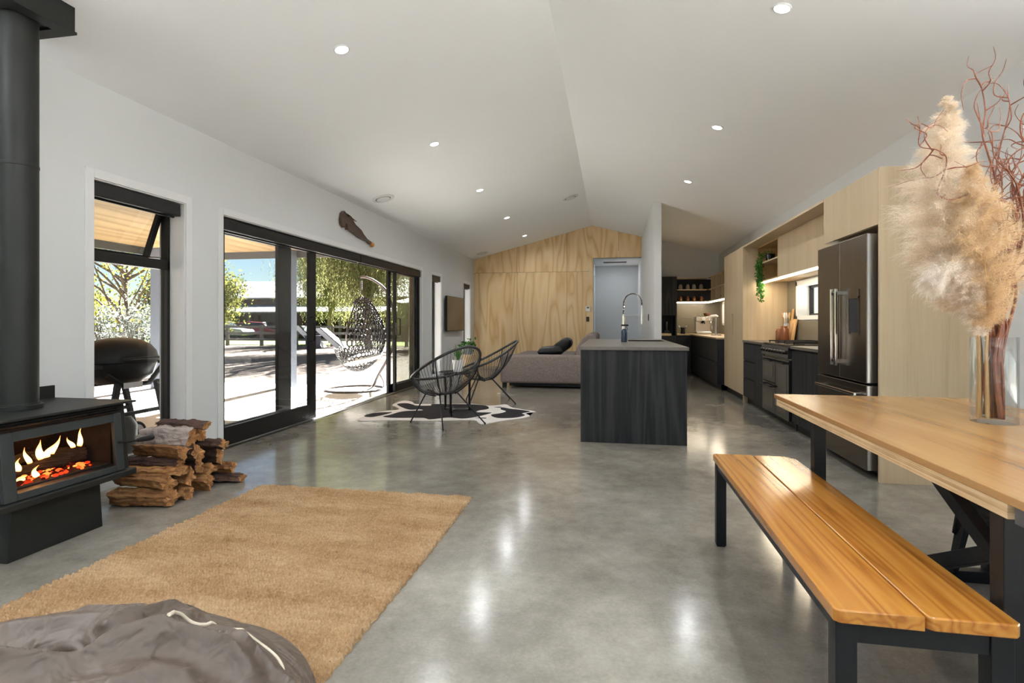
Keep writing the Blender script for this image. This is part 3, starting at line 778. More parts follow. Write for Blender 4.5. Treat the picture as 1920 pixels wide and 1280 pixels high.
def bag_z(x, y):
    x = np.asarray(x, float); y = np.asarray(y, float)
    u = (x - BCX) / BA; v = (y - BCY) / BBR
    qq = np.abs(u) ** 2.6 + np.abs(v) ** 2.6
    z = .425 * np.maximum(0, 1 - qq) ** .4
    fade = np.clip((1 - qq) * 4, 0, 1)
    for pts, amp, wa, wb in RIDGES:
        best = np.full(x.shape, 9.); val = np.zeros(x.shape); n = len(pts) - 1
        for k in range(n):
            (ax, ay), (bx, by) = pts[k], pts[k + 1]; dx, dy = bx - ax, by - ay
            s = np.clip(((x - ax) * dx + (y - ay) * dy) / (dx * dx + dy * dy), 0, 1)
            ox, oy = x - ax - s * dx, y - ay - s * dy; dd = np.hypot(ox, oy); sd = dx * oy - dy * ox
            w = np.where(sd > 0, wb, wa); g = np.exp(-(dd / w) ** 1.45); tt = (k + s) / n
            e = amp * g * np.clip(4 * np.minimum(tt + .12, 1.12 - tt), 0, 1)
            val = np.where(dd < best, e, val); best = np.minimum(best, dd)
        z = z + val * fade
    z = z - .24 * np.exp(-(((x + 1.22) * .98 + (y - .955) * .2) / .13) ** 4 - (((y - .955) * .98 - (x + 1.22) * .2) / .048) ** 2)
    z = z + .004 * np.sin(19 * x + 7 * np.sin(9 * y)) * np.sin(23 * y + 5 * x) * fade
    return z
def bag():
    n = 430; g = np.sin(np.linspace(-pi / 2, pi / 2, n) * .9) / math.sin(pi / 2 * .9)
    Ug, Vg = np.meshgrid(g, g, indexing='ij')
    x0 = Ug * np.sqrt(1 - Vg ** 2 / 2); y0 = Vg * np.sqrt(1 - Ug ** 2 / 2); r = np.hypot(x0, y0) + 1e-9
    c, s = x0 / r, y0 / r; k = (np.abs(c) ** 2.6 + np.abs(s) ** 2.6) ** (-1 / 2.6)
    x = BCX + BA * x0 * k; y = BCY + BBR * y0 * k
    z = np.maximum(.012, bag_z(x, y) + .012)
    bul = np.clip((r - .85) / .15, 0, 1); x = x + c * .03 * np.sin(bul * pi); y = y + s * .03 * np.sin(bul * pi)
    V = np.stack([x, y, z], -1).reshape(-1, 3); idx = np.arange(n * n).reshape(n, n)
    F = np.stack([idx[:-1, :-1], idx[1:, :-1], idx[1:, 1:], idx[:-1, 1:]], -1).reshape(-1, 4)
    t = thing('bean_bag', 'crumpled grey-brown bean bag with cream piping at bottom left', 'bean bag', (BCX, BCY, 0))
    o = npobj('bag_cover', V, F, 'beanbag', t, smooth=True)
    pts = []
    for v in catmull([(x, y, 0) for x, y in [(-.972, 1.06), (-.985, 1.09), (-.99, 1.124), (-.967, 1.139), (-.938, 1.148), (-.94, 1.185), (-.935, 1.215), (-.91, 1.22), (-.885, 1.205), (-.865, 1.222), (-.825, 1.222), (-.785, 1.20), (-.75, 1.16)]], 10):
        px, py = v.x, v.y
        pts.append((px, py, float(bag_z(np.array(px), np.array(py))) + .0155))
    bm = B(); tube(bm, pts, .0045, 8); obj('piping', bm, 'piping', t, smooth=True, label='cream piping cord')
bag()

# ------------------------------------------------------------------ cow hide
HIDE = [(-2.896, 5.928), (-2.964, 6.242), (-2.959, 6.43), (-2.878, 6.643), (-2.746, 6.791), (-2.885, 7.028), (-2.996, 7.174), (-3.011, 7.486), (-2.956, 7.579), (-2.833, 7.498), (-2.697, 7.295), (-2.475, 7.335), (-2.198, 7.386), (-1.928, 7.464), (-1.696, 7.335), (-1.563, 7.378), (-1.441, 7.475), (-1.31, 7.224), (-1.153, 7.097), (-0.944, 6.937), (-1.05, 6.776), (-0.973, 6.603), (-1.056, 6.424), (-1.248, 6.227), (-1.407, 5.987), (-1.477, 6.037), (-1.587, 6.212), (-1.83, 6.148), (-2.098, 6.073), (-2.437, 6.058), (-2.637, 6.002)]
PATCH = [[(-2.976, 6.24), (-2.938, 6.473), (-2.76, 6.56), (-2.742, 6.485), (-2.795, 6.273), (-2.864, 6.167)],
 [(-2.942, 7.203), (-2.86, 7.334), (-2.691, 7.201), (-2.641, 7.145), (-2.438, 7.182), (-2.466, 7.308), (-2.19, 7.358), (-1.909, 7.39), (-1.705, 7.315), (-1.606, 7.127), (-1.617, 6.996), (-1.688, 6.9), (-1.679, 6.756), (-1.509, 6.755), (-1.496, 6.696), (-1.607, 6.416), (-1.731, 6.274), (-1.927, 6.308), (-2.101, 6.153), (-2.228, 6.233), (-2.559, 6.173), (-2.726, 6.234), (-2.691, 6.365), (-2.66, 6.578), (-2.584, 6.696), (-2.419, 6.767), (-2.473, 6.841), (-2.629, 6.812)],
 [(-1.459, 6.589), (-1.372, 6.718), (-1.327, 6.884), (-1.423, 7.031), (-1.443, 7.2), (-1.3, 7.096), (-1.143, 7.03), (-1.02, 6.92), (-1.10, 6.776), (-1.04, 6.62), (-1.15, 6.43), (-1.342, 6.393)],
 [(-1.553, 7.198), (-1.465, 7.241), (-1.464, 7.17)], [(-1.602, 6.346), (-1.472, 6.37), (-1.485, 6.319)]]
def flat(bm, pts, z0, z1):
    c = [(v.x, v.y) for v in catmull([(x, y, 0) for x, y in pts], 5, True)]
    prism(bm, c, 2, z0, z1)
t = thing('cowhide_rug', 'black and white cowhide rug under the two black string chairs', 'rug', (-1.95, 6.7, 0))
bm = B(); flat(bm, HIDE, .001, .006); bmesh.ops.triangulate(bm, faces=[f for f in bm.faces if len(f.verts) > 4]); obj('white_hide', bm, 'hidew', t)
bm = B()
for i, p in enumerate(PATCH): flat(bm, p, .003, .0075)
bmesh.ops.triangulate(bm, faces=[f for f in bm.faces if len(f.verts) > 4]); obj('black_patch', bm, 'hideb', t, label='black hair patches')

# ------------------------------------------------------------------ string chairs
def rim_pt(a):
    x = .015 + .415 * math.cos(a); y = (.375 + .02 * math.cos(a)) * math.sin(a)
    z = .645 - .205 * math.cos(a) + .035 * math.cos(a) ** 2 - .02 * math.sin(a) ** 2
    return Vector((x, y, z))
def hub_pt(a): return Vector((.04 + .085 * math.cos(a), .10 * math.sin(a), .335 - .02 * math.cos(a)))
def cord(a, s, out=0.):
    p, q = rim_pt(a), hub_pt(a)
    r = p.lerp(q, s); d = Vector((p.x - q.x, p.y - q.y, 0)); d.normalize()
    b = math.sin(pi * s)
    return r + d * (.035 * b + out) + Vector((0, 0, -.045 * b - out))
def make_chair(label, loc, rz):
    t = thing('string_chair', label, 'chair', loc, rz, 'black string chairs')
    bm = B(); tube(bm, [rim_pt(2 * pi * i / 72) for i in range(72)], .016, 10, True); obj('rim', bm, 'cord', t, smooth=True, local=True)
    bm = B(); tube(bm, [hub_pt(2 * pi * i / 28) for i in range(28)], .010, 8, True); obj('base_ring', bm, 'cord', t, smooth=True, local=True)
    bm = B(); N = 62
    for i in range(N):
        a = 2 * pi * (i + .5) / N
        tube(bm, [cord(a, s / 7) for s in range(8)], .0029, 5)
    obj('cord_weave', bm, 'cord', t, smooth=True, local=True)
    for a in (1.05, -1.05, 2.15, -2.15):
        bm = B(); tube(bm, [cord(a, s / 9, .012) for s in range(10)], .008, 8); obj('strut', bm, 'black', t, smooth=True, local=True)
    for sx in (1, -1):
        for sy in (1, -1):
            top = Vector((.17, sy * .15, .385)) if sx > 0 else Vector((-.02, sy * .12, .345))
            bm = B(); tube(bm, [top, Vector((sx * .325, sy * .285, .012))], .0085, 8); lg = obj('leg', bm, 'black', t, smooth=True, local=True)
            bm = B(); lathe(bm, [(.0, 0), (.011, 0), (.011, .02), (0, .02)], (sx * .325, sy * .285, 0), 10); obj('rubber_foot', bm, 'black', lg, local=True)
    for sy in (1, -1):
        bm = B(); tube(bm, [Vector((.17, sy * .15, .385)), hub_pt(sy * 1.0), Vector((-.02, sy * .12, .345))], .008, 8); obj('leg_bracket', bm, 'black', t, smooth=True, local=True)
    return t
ch = make_chair('nearer black string chair on the cowhide, turned away toward patio', (-1.83, 5.97, 0), math.radians(142))
c2 = copy_tree(ch); c2.location = (-1.72, 7.71, 0); c2.rotation_euler = (0, 0, math.radians(199)); c2['label'] = 'farther black string chair beyond the cowhide, facing the glass doors'

# plants
def leaves_np(C0, size, n, spread, seed, elong=1.6, droop=0.):
    """diamond leaves scattered in gaussian blobs; returns verts, faces"""
    g = np.random.default_rng(seed)
    P = C0[g.integers(0, len(C0), n)] + g.normal(0, 1, (n, 3)) * spread
    d = g.normal(0, 1, (n, 3)); d[:, 2] -= droop; d /= np.linalg.norm(d, axis=1)[:, None]
    e = np.cross(d, g.normal(0, 1, (n, 3))); e /= np.linalg.norm(e, axis=1)[:, None]
    s = size * g.uniform(.6, 1.3, n)[:, None]
    V = np.stack([P, P + d * s * .5 * elong + e * s * .4, P + d * s * elong, P + d * s * .5 * elong - e * s * .4], 1).reshape(-1, 3)
    return V, np.arange(4 * n).reshape(n, 4)
def blade_plant(bm, c, n, h, w, seed, spread=.9):
    r = random.Random(seed)
    for i in range(n):
        a = r.uniform(0, 2 * pi); L = h * r.uniform(.6, 1.); out = r.uniform(.1, spread) * L; prev = None
        for k in range(6):
            s = k / 5; p = Vector((c[0] + math.cos(a) * out * s ** 1.5, c[1] + math.sin(a) * out * s ** 1.5, c[2] + L * s * (1 - .25 * s * out / L)))
            ww = w * (1 - s) + .0006; q = Vector((-math.sin(a), math.cos(a), 0)) * ww
            cur = (bm.verts.new(p - q), bm.verts.new(p + q))
            if prev: bm.faces.new((prev[0], prev[1], cur[1], cur[0]))
            prev = cur
# small black side table between the chairs
t = thing('side_table', 'small black side table on cowhide between the string chairs', 'table', (-1.98, 6.80, 0))
bm = B(); lathe(bm, [(0, .49), (.21, .49), (.215, .495), (.215, .515), (.205, .515), (.2, .503), (0, .503)], (-1.98, 6.80, 0), 40); obj('tray_top', bm, 'black', t, smooth=True)
for i in range(3):
    a = 2 * pi * i / 3 + .5; p = (-1.98 + .19 * math.cos(a), 6.80 + .19 * math.sin(a))
    BX('leg', 'black', t, p[0] - .012, p[0] + .012, p[1] - .012, p[1] + .012, .008, .49)
    bm = B(); bar(bm, (-1.98, 6.8, .03), (p[0], p[1], .03), .014, .014); obj('base_bar', bm, 'steel', t)
t = thing('spiky_potted_plant', 'spiky green plant in white pot on the black side table', 'plant', (-1.95, 6.82, .515))
bm = B(); lathe(bm, [(0, 0), (.06, 0), (.075, .15), (.068, .15), (.065, .135), (0, .135)], (-1.95, 6.82, .515), 28); obj('pot', bm, 'pot', t, smooth=True)
bm = B(); blade_plant(bm, (-1.95, 6.82, .645), 46, .25, .008, 5); obj('leaf_blades', bm, 'plant', t, fix=False)
# pedestal table with round-leaf plant
t = thing('stump_table', 'pale timber stump side table by the sofa end', 'table', (-2.43, 9.15, 0))
bm = B(); lathe(bm, [(0, .0), (.11, .0), (.105, .25), (.115, .55), (.125, .56), (.125, .60), (0, .60)], (-2.43, 9.15, 0), 24); obj('stump', bm, 'woodtop', t, smooth=True)
t = thing('leafy_potted_plant', 'round-leafed green plant in grey pot on pale stump table', 'plant', (-2.43, 9.15, .60))
bm = B(); lathe(bm, [(0, 0), (.06, 0), (.07, .12), (.063, .12), (.06, .10), (0, .10)], (-2.43, 9.15, .60), 24); obj('pot', bm, 'greypot', t, smooth=True)
V, F = leaves_np(np.array([[-2.40, 9.15, .76], [-2.49, 9.14, .77], [-2.36, 9.15, .74]]), .05, 90, .04, 3, 1.2); npobj('foliage', V, F, 'plant', t)

# ------------------------------------------------------------------ sofa
t = thing('sofa', 'taupe fabric corner sofa seen from behind, in front of plywood wall', 'sofa', (-1.1, 10.6, 0))
def soft(name, x0, x1, y0, y1, z0, z1, mat='sofa', bev=.05, par=None):
    o = BX(name, mat, par or t, x0, x1, y0, y1, z0, z1); b = o.modifiers.new('bevel', 'BEVEL'); b.width = bev; b.segments = 4
    for p in o.data.polygons: p.use_smooth = True
    return o
soft('side_panel', -1.93, -.26, 9.45, 9.72, .085, .585)
soft('seat_base', -1.93, -.26, 9.73, 12.3, .085, .36)
soft('seat_cushion', -1.91, -.70, 9.74, 11.0, .365, .52); soft('seat_cushion', -1.91, -.70, 11.02, 12.28, .365, .52)
bm = B(); prism(bm, [(-.26, .365), (-.68, .365), (-.60, .70), (-.50, .88), (-.40, .945), (-.30, .95), (-.24, .90), (-.24, .60)], 1, 9.8, 12.3)
o = obj('backrest', bm, 'sofa', t, bev=.03)
for x in (-1.86, -.34):
    for y in (9.52, 12.2): BX('foot', 'black', t, x - .035, x + .035, y - .035, y + .035, 0, .085)
BX('plinth', 'black', t, -1.78, -.42, 9.55, 12.2, .03, .084)
def pillow(label, cx, cy, cz, w, d, h, ry, rz):
    bm = B(); n = 26
    idx = {}
    for s in (1, -1):
        for i in range(n + 1):
            for j in range(n + 1):
                u, v = -1 + 2 * i / n, -1 + 2 * j / n
                if s == -1 and (i in (0, n) or j in (0, n)): idx[s, i, j] = idx[1, i, j]; continue
                e = ((1 - u ** 4) * (1 - v ** 4)) ** .5
                idx[s, i, j] = bm.verts.new((u * w / 2 * (1 - .05 * (1 - abs(v))), v * d / 2, s * h / 2 * e))
        for i in range(n):
            for j in range(n):
                q = [idx[s, i, j], idx[s, i + 1, j], idx[s, i + 1, j + 1], idx[s, i, j + 1]]
                bm.faces.new(q if s == 1 else q[::-1])
    o = obj('pillow', bm, 'black', smooth=True, local=True); o.location = (cx, cy, cz); o.rotation_euler = (0, ry, rz)
    tag(o, label, 'pillow', 'dark pillows on the sofa')
pillow('black pillow leaning on sofa backrest behind the kitchen island', -.88, 10.15, .72, .40, .48, .22, -.62, 0)
pillow('flat black pillow on the sofa seat edge left of the leaning one', -1.08, 10.0, .625, .46, .46, .20, -.06, 0)

# ------------------------------------------------------------------ left wall: TV, carving
t = thing('television', 'flat wall television with dark reflective screen between slim windows', 'television', (-3.36, 11.48, .97))
BX('tv_body', 'black', t, -3.365, -3.325, 10.82, 12.15, .975, 1.715, bev=.004)
BX('screen', 'screen', t, -3.326, -3.323, 10.83, 12.14, .99, 1.705)
BX('wall_bracket', 'black', t, XL, -3.366, 11.3, 11.7, 1.2, 1.5)
t = thing('carved_wall_ornament', 'dark carved wooden axe-shaped ornament hung above the sliding door', 'wall ornament', (-3.39, 6.9, 2.24))
AX = [(6.498, 2.587), (6.444, 2.549), (6.417, 2.458), (6.434, 2.399), (6.493, 2.376), (6.529, 2.377), (6.513, 2.404), (6.539, 2.437), (6.564, 2.432), (6.59, 2.358), (6.626, 2.369), (6.961, 2.308), (7.171, 2.295), (7.292, 2.268), (7.30, 2.305), (7.171, 2.325), (7.053, 2.374), (6.984, 2.42), (6.806, 2.466), (6.731, 2.502), (6.736, 2.528), (6.678, 2.551), (6.584, 2.521), (6.539, 2.568)]
bm = B(); prism(bm, AX, 0, XL + .002, XL + .045); bmesh.ops.triangulate(bm, faces=[f for f in bm.faces if len(f.verts) > 4]); obj('carved_blade', bm, 'carve', t)
bm = B(); tube(bm, [(XL + .025, 6.70, 2.54), (XL + .03, 6.86, 2.515)], [.012, .004], 8); obj('carved_spur', bm, 'carve', t, smooth=True)
bm = B(); ball(bm, (XL + .03, 7.352, 2.275), .05, 14, (.5, 1.25, .75)); obj('handle_tip', bm, 'carvetip', t, smooth=True, label='amber rounded handle tip')
# plywood wall switchgear
t = thing('thermostat', 'white wall thermostat with small display on the plywood wall', 'thermostat', (-.545, YB - .012, 1.44)); D_ = 13.28
BX('housing', 'white', t, -.60, -.49, YB - .022, YB + .006, 1.43, 1.56, bev=.004); BX('display', 'lcd', t, -.575, -.515, YB - .024, YB - .0215, 1.505, 1.54)
t = thing('light_switch', 'black switch plate on plywood wall under the thermostat', 'switch', (-.55, YB - .01, 1.18))
BX('plate', 'black', t, -.585, -.515, YB - .01, YB + .006, 1.185, 1.30, bev=.002)
for q in (1.21, 1.25): BX('rocker', 'blackglossy', t, -.565, -.535, YB - .015, YB - .009, q, q + .025)
t = thing('slim_switch', 'slim black switch on white partition wall behind the tap', 'switch', (.725, 10.9, 1.18))
BX('plate', 'black', t, .718, .73, 10.86, 10.94, 1.19, 1.32, bev=.002); BX('rocker', 'blackglossy', t, .714, .719, 10.885, 10.915, 1.22, 1.29)

# ------------------------------------------------------------------ kitchen island
t = thing('kitchen_island', 'dark charred-oak kitchen island with taupe stone top', 'kitchen island', (.2, 6.57, 0))
BX('end_panel', 'char', t, -.285, .70, 5.27, 5.30, .0, .885, bev=.0015)
BX('cabinet_body', 'char', t, -.28, .695, 5.30, 7.86, .0, .885)
bm = B(); sx0, sx1, sy0, sy1 = .22, .66, 6.95, 7.50
for q in ((-.30, .715, 5.25, sy0), (-.30, .715, sy1, 7.90), (-.30, sx0, sy0, sy1), (sx1, .715, sy0, sy1)): box(bm, *q, .886, .917)
obj('stone_top', bm, 'worktop', t)
bm = B(); box(bm, sx0 - .01, sx1 + .01, sy0 - .01, sy1 + .01, .70, .71)
for q in ((sx0 - .01, sx0, sy0, sy1), (sx1, sx1 + .01, sy0, sy1), (sx0, sx1, sy0 - .01, sy0), (sx0, sx1, sy1, sy1 + .01)): box(bm, *q, .71, .912)
obj('sink_bowl', bm, 'darksteel', t)
t = thing('spring_tap', 'chrome spring-neck kitchen tap arching over the island sink', 'tap', (.165, 7.2, .917))
bx, by = .165, 7.2
bm = B(); lathe(bm, [(0, 0), (.03, 0), (.03, .01), (.022, .02), (.022, .32), (.014, .33), (.014, .34), (0, .34)], (bx, by, .917), 20); obj('tap_body', bm, 'chrome', t, smooth=True)
arc = [(bx, by, 1.25)] + [(bx + .115 - .115 * math.cos(pi * i / 16), by, 1.40 + .125 * math.sin(pi * i / 16)) for i in range(17)] + [(bx + .23, by, 1.36)]
bm = B(); tube(bm, arc, .008, 8); obj('hose', bm, 'black', t, smooth=True)
cs = catmull(arc, 6); tot = 0; sp = []
for i, p in enumerate(cs):
    if i: tot += (p - cs[i - 1]).length
    dv = (cs[min(i + 1, len(cs) - 1)] - cs[max(i - 1, 0)]).normalized(); n1 = Vector((0, 1, 0)); n2 = dv.cross(n1)
    sp.append((p, n1, n2, tot))
bm = B(); fine = []
for i in range(len(sp) - 1):
    for j in range(8):
        s = j / 8; p = sp[i][0].lerp(sp[i + 1][0], s); tt = sp[i][3] + (sp[i + 1][3] - sp[i][3]) * s; a = tt / .016 * 2 * pi
        fine.append(p + (sp[i][1] * math.cos(a) + sp[i][2] * math.sin(a)) * .0125)
tube(bm, fine, .0032, 5); obj('spring_coil', bm, 'chrome', t, smooth=True)
bm = B(); cyl(bm, (bx + .23, by, 1.13), (bx + .23, by, 1.37), .016, .013, 16); obj('spray_head', bm, 'chrome', t, smooth=True)
bm = B(); cyl(bm, (bx + .01, by, 1.24), (bx + .225, by, 1.24), .005, seg=8); obj('support_arm', bm, 'chrome', t, smooth=True)
t = thing('spray_bottle', 'navy spray bottle with black trigger on island top beside tap', 'spray bottle', (.16, 6.68, .917))
bm = B(); lathe(bm, [(0, 0), (.034, 0), (.036, .005), (.036, .125), (.03, .145), (.014, .158), (.014, .165), (0, .165)], (.16, 6.68, .917), 24); obj('bottle', bm, 'bottleblue', t, smooth=True)
bm = B(); lathe(bm, [(0, 0), (.017, 0), (.017, .03), (0, .03)], (.16, 6.68, 1.075), 16); obj('collar', bm, 'steel', t, smooth=True)
bm = B(); box(bm, .125, .205, 6.668, 6.692, 1.105, 1.128); bar(bm, (.185, 6.68, 1.108), (.198, 6.68, 1.06), .014, .008); box(bm, .203, .212, 6.672, 6.688, 1.11, 1.124); obj('trigger_head', bm, 'black', t, bev=.003)

# ------------------------------------------------------------------ kitchen run on the right wall
XF = 1.89; G = .004
t = thing('tall_end_panel', 'tall pale oak end panel beside the dark fridge', 'panel', (2.2, 4.30, 0))
BX('oak_panel', 'oak', t, XF, XR - .002, 4.29, 4.315, 0, 2.257, bev=.001)
t = thing('fridge', 'dark steel french-door fridge with water dispenser', 'fridge', (2.15, 4.87, 0))
fy0, fy1 = 4.375, 5.325; xd = 1.84; ym = (fy0 + fy1) / 2
BX('body', 'navy', t, 1.925, 2.46, fy0 + .01, fy1 - .01, .04, 1.80)
for k, (p, q) in enumerate(((fy0, ym - .003), (ym + .003, fy1))):
    dr = BX('door', 'darksteel', t, xd, 1.915, p, q, .70, 1.80, bev=.004)
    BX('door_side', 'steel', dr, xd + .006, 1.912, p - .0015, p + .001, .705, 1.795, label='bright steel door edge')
    hy = ym + (-.045 if k == 0 else .045)
    bm = B(); box(bm, xd - .055, xd - .035, hy - .011, hy + .011, .80, 1.42); box(bm, xd - .04, xd + .002, hy - .008, hy + .008, .82, .85); box(bm, xd - .04, xd + .002, hy - .008, hy + .008, 1.37, 1.40)
    obj('handle', bm, 'chrome', dr, bev=.003)
    if k == 0:
        ds = BX('dispenser', 'navy', dr, xd - .004, xd + .002, 4.50, 4.66, 1.07, 1.36)
        bm = B(); box(bm, xd - .007, xd, 4.49, 4.50, 1.06, 1.40); box(bm, xd - .007, xd, 4.66, 4.67, 1.06, 1.40); box(bm, xd - .007, xd, 4.49, 4.67, 1.05, 1.06); box(bm, xd - .007, xd, 4.49, 4.67, 1.33, 1.345)
        box(bm, xd - .006, xd, 4.50, 4.66, 1.345, 1.40); obj('dispenser_trim', bm, 'darksteel', dr)
fz = BX('freezer_drawer', 'darksteel', t, xd, 1.915, fy0, fy1, .06, .685, bev=.004)
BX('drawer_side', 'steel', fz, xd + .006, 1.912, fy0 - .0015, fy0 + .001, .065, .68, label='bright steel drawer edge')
bm = B(); box(bm, xd - .055, xd - .035, fy0 + .08, fy1 - .08, .60, .622); box(bm, xd - .04, xd + .002, fy0 + .12, fy0 + .15, .604, .618); box(bm, xd - .04, xd + .002, fy1 - .15, fy1 - .12, .604, .618); obj('drawer_handle', bm, 'chrome', fz, bev=.003)
for y in (fy0 + .06, fy1 - .06): BX('foot', 'black', t, 1.95, 2.0, y - .02, y + .02, 0, .04)
t = thing('fridge_top_cabinet', 'pale oak cupboard built over the dark fridge', 'cabinet', (2.2, 4.83, 1.85))
BX('carcass', 'oak', t, XF + .02, XR + .006, 4.316, 5.33, 1.85, 2.257)
BX('door', 'oak', t, XF, XF + .018, 4.318, 5.328, 1.852, 2.255, bev=.001)

t = thing('pantry_cupboard', 'tall pale oak pantry cupboard with recessed slot handle', 'cupboard', (2.2, 9.03, 0))
PY0, PY1 = 8.37, 9.69
BX('carcass', 'oak', t, XF + .02, XR - .002, PY0, PY1, .10, 2.257, bev=.001)
bm = B(); hy0, hy1, hz0, hz1 = 9.02, 9.12, .955, 1.29
for q in ((PY0, hy0, .10, 2.257), (hy1, PY1, .10, 2.257), (hy0, hy1, .10, hz0), (hy0, hy1, hz1, 2.257)): box(bm, XF, XF + .018, *q)
obj('door', bm, 'oak', t)
BX('slot_handle', 'oakdark', t, XF + .016, XF + .0195, hy0, hy1, hz0, hz1)
BX('kick_board', 'black', t, XF + .05, XF + .06, PY0, PY1, 0, .10)

t = thing('niche_soffit_board', 'pale oak soffit board over the recessed cooking niche', 'board', (2.2, 6.85, 2.235))
BX('soffit_board', 'oak', t, XF, XR - .002, 5.332, 8.368, 2.235, 2.257)
XO = 2.09
t = thing('overhead_cupboard', 'pale oak overhead cupboard with open cubby above the cooker', 'cupboard', (2.3, 6.85, 1.723))
bm = B(); box(bm, XO + .02, XR - .002, 5.334, 7.40, 1.723, 2.234); obj('carcass', bm, 'oak', t)
for p, q in ((5.336, 6.36), (6.364, 7.40)): BX('door', 'oak', t, XO, XO + .018, p, q, 1.726, 2.232, bev=.001)
bm = B(); box(bm, XR - .02, XR - .003, 7.402, 8.366, 1.723, 2.234); box(bm, XO, XR - .02, 7.402, 7.418, 1.723, 2.234); box(bm, XO, XR - .02, 8.35, 8.366, 1.723, 2.234)
box(bm, XO, XR - .02, 7.418, 8.35, 1.723, 1.74); box(bm, XO, XR - .02, 7.418, 8.35, 2.216, 2.234); obj('cubby_box', bm, 'oakdark', t)
BX('cubby_shelf', 'oak', t, XO + .005, XR - .02, 7.419, 8.349, 1.978, 1.996)
t = thing('led_strip', 'bright warm light strip under the overhead oak cupboard', 'light strip', (XO + .03, 6.85, 1.70))
BX('led_diffuser', 'led', t, XO + .012, XO + .04, 5.36, 8.33, 1.704, 1.722)
def strip_light(name, loc, ly, watts, par):
    L = bpy.data.lights.new(name, 'AREA'); L.shape = 'RECTANGLE'; L.size = .03; L.size_y = ly; L.energy = watts; L.color = (1., .82, .58)
    o = bpy.data.objects.new(name, L); C.objects.link(o); o.parent = par; o.location = Vector(loc) - Vector(par.location); return o
strip_light('strip_glow', (XO + .05, 6.85, 1.700), 2.9, 9., t)
# trailing plant, dark vases in the cubby
t = thing('trailing_plant', 'trailing green plant in dark pot hanging from the oak cubby', 'plant', (2.19, 8.10, 1.996))
bm = B(); lathe(bm, [(0, 0), (.05, 0), (.065, .10), (.055, .11), (.05, .09), (0, .09)], (2.19, 8.10, 1.996), 20); obj('pot', bm, 'blackglossy', t, smooth=True)
pts = []
for i in range(7):
    y0 = 8.12 + R.uniform(0, .16); L = R.uniform(.25, .62)
    for s in range(24): pts.append((2.075 - .012 * math.sin(s * .3), y0 + .02 * math.sin(s * .5 + i), 2.02 - L * s / 23))
for i in range(14): pts.append((R.uniform(2.06, 2.2), R.uniform(8.06, 8.3), 2.09 + R.uniform(-.03, .05)))
V, F = leaves_np(np.array(pts), .026, 900, .012, 8, 1.5); npobj('trailing_foliage', V, F, 'plant', t)
for i, (y, r, h, lab) in enumerate(((7.55, .055, .19, 'tall dark vase at the near end of the oak cubby'), (7.68, .04, .13, 'shorter dark vase beside the tall one in the oak cubby'))):
    bm = B(); lathe(bm, [(0, 0), (r * .7, 0), (r, h * .35), (r * .55, h * .75), (r * .35, h * .9), (r * .45, h), (r * .3, h), (0, h * .9)], (2.2, y, 1.996), 20)
    tag(obj('vase', bm, 'blackglossy', smooth=True), lab, 'vase', 'dark vases in the oak cubby')

# base units
def base(label, y0, y1, fronts, mat='char', x0=XF, group=None, name='base_cabinet', ends=False):
    t = thing(name, label, 'cabinet', (2.2, (y0 + y1) / 2, 0), group=group)
    BX('carcass', mat, t, x0 + .02, XR - .002, y0, y1, .10, .868)
    BX('kick_board', 'black', t, x0 + .06, x0 + .07, y0, y1, 0, .10)
    for nm, a, b, z0, z1 in fronts: BX(nm, mat, t, x0, x0 + .018, a + G / 2, b - G / 2, z0, z1, bev=.001)
    return t
t = base('charcoal drawer unit between the oak pantry and the range cooker', 7.26, 8.345, [('drawer', 7.70, 8.345, .10, .36), ('drawer', 7.70, 8.345, .38, .60), ('drawer', 7.70, 8.345, .62, .85), ('door', 7.26, 7.70, .10, .85)], 'navy')
BX('end_gable', 'oak', t, XF - .002, XR - .002, 8.346, 8.366, .0, .895)
base('charcoal cupboard between the range cooker and the fridge', 5.335, 6.21, [('door', 5.335, 5.77, .10, .85), ('door', 5.77, 6.21, .10, .85)])
for y0, y1, lab in ((7.255, 8.344, 'taupe worktop between the pantry and the range cooker'), (5.334, 6.213, 'taupe worktop between range cooker and fridge')):
    tag(BX('worktop', 'worktop', None, XF - .015, XR - .016, y0, y1, .87, .90, bev=.002), lab, 'worktop')
bm = B(); bg = B()
for y0, y1, z0, z1 in ((5.334, 6.58, .90, 1.72), (8.02, 8.366, .90, 1.72), (6.58, 8.02, .90, 1.175), (6.58, 8.02, 1.712, 1.722)):
    y = y0
    while y < y1 - .01:
        box(bm, XR - .012, XR - .001, y + .0015, min(y + .6, y1) - .0015, z0, z1); y += .6
o = obj('splashback_tiles', bm, 'tile'); tag(o, 'olive-grey splashback tiles behind the range cooker', 'splashback'); bg.free()
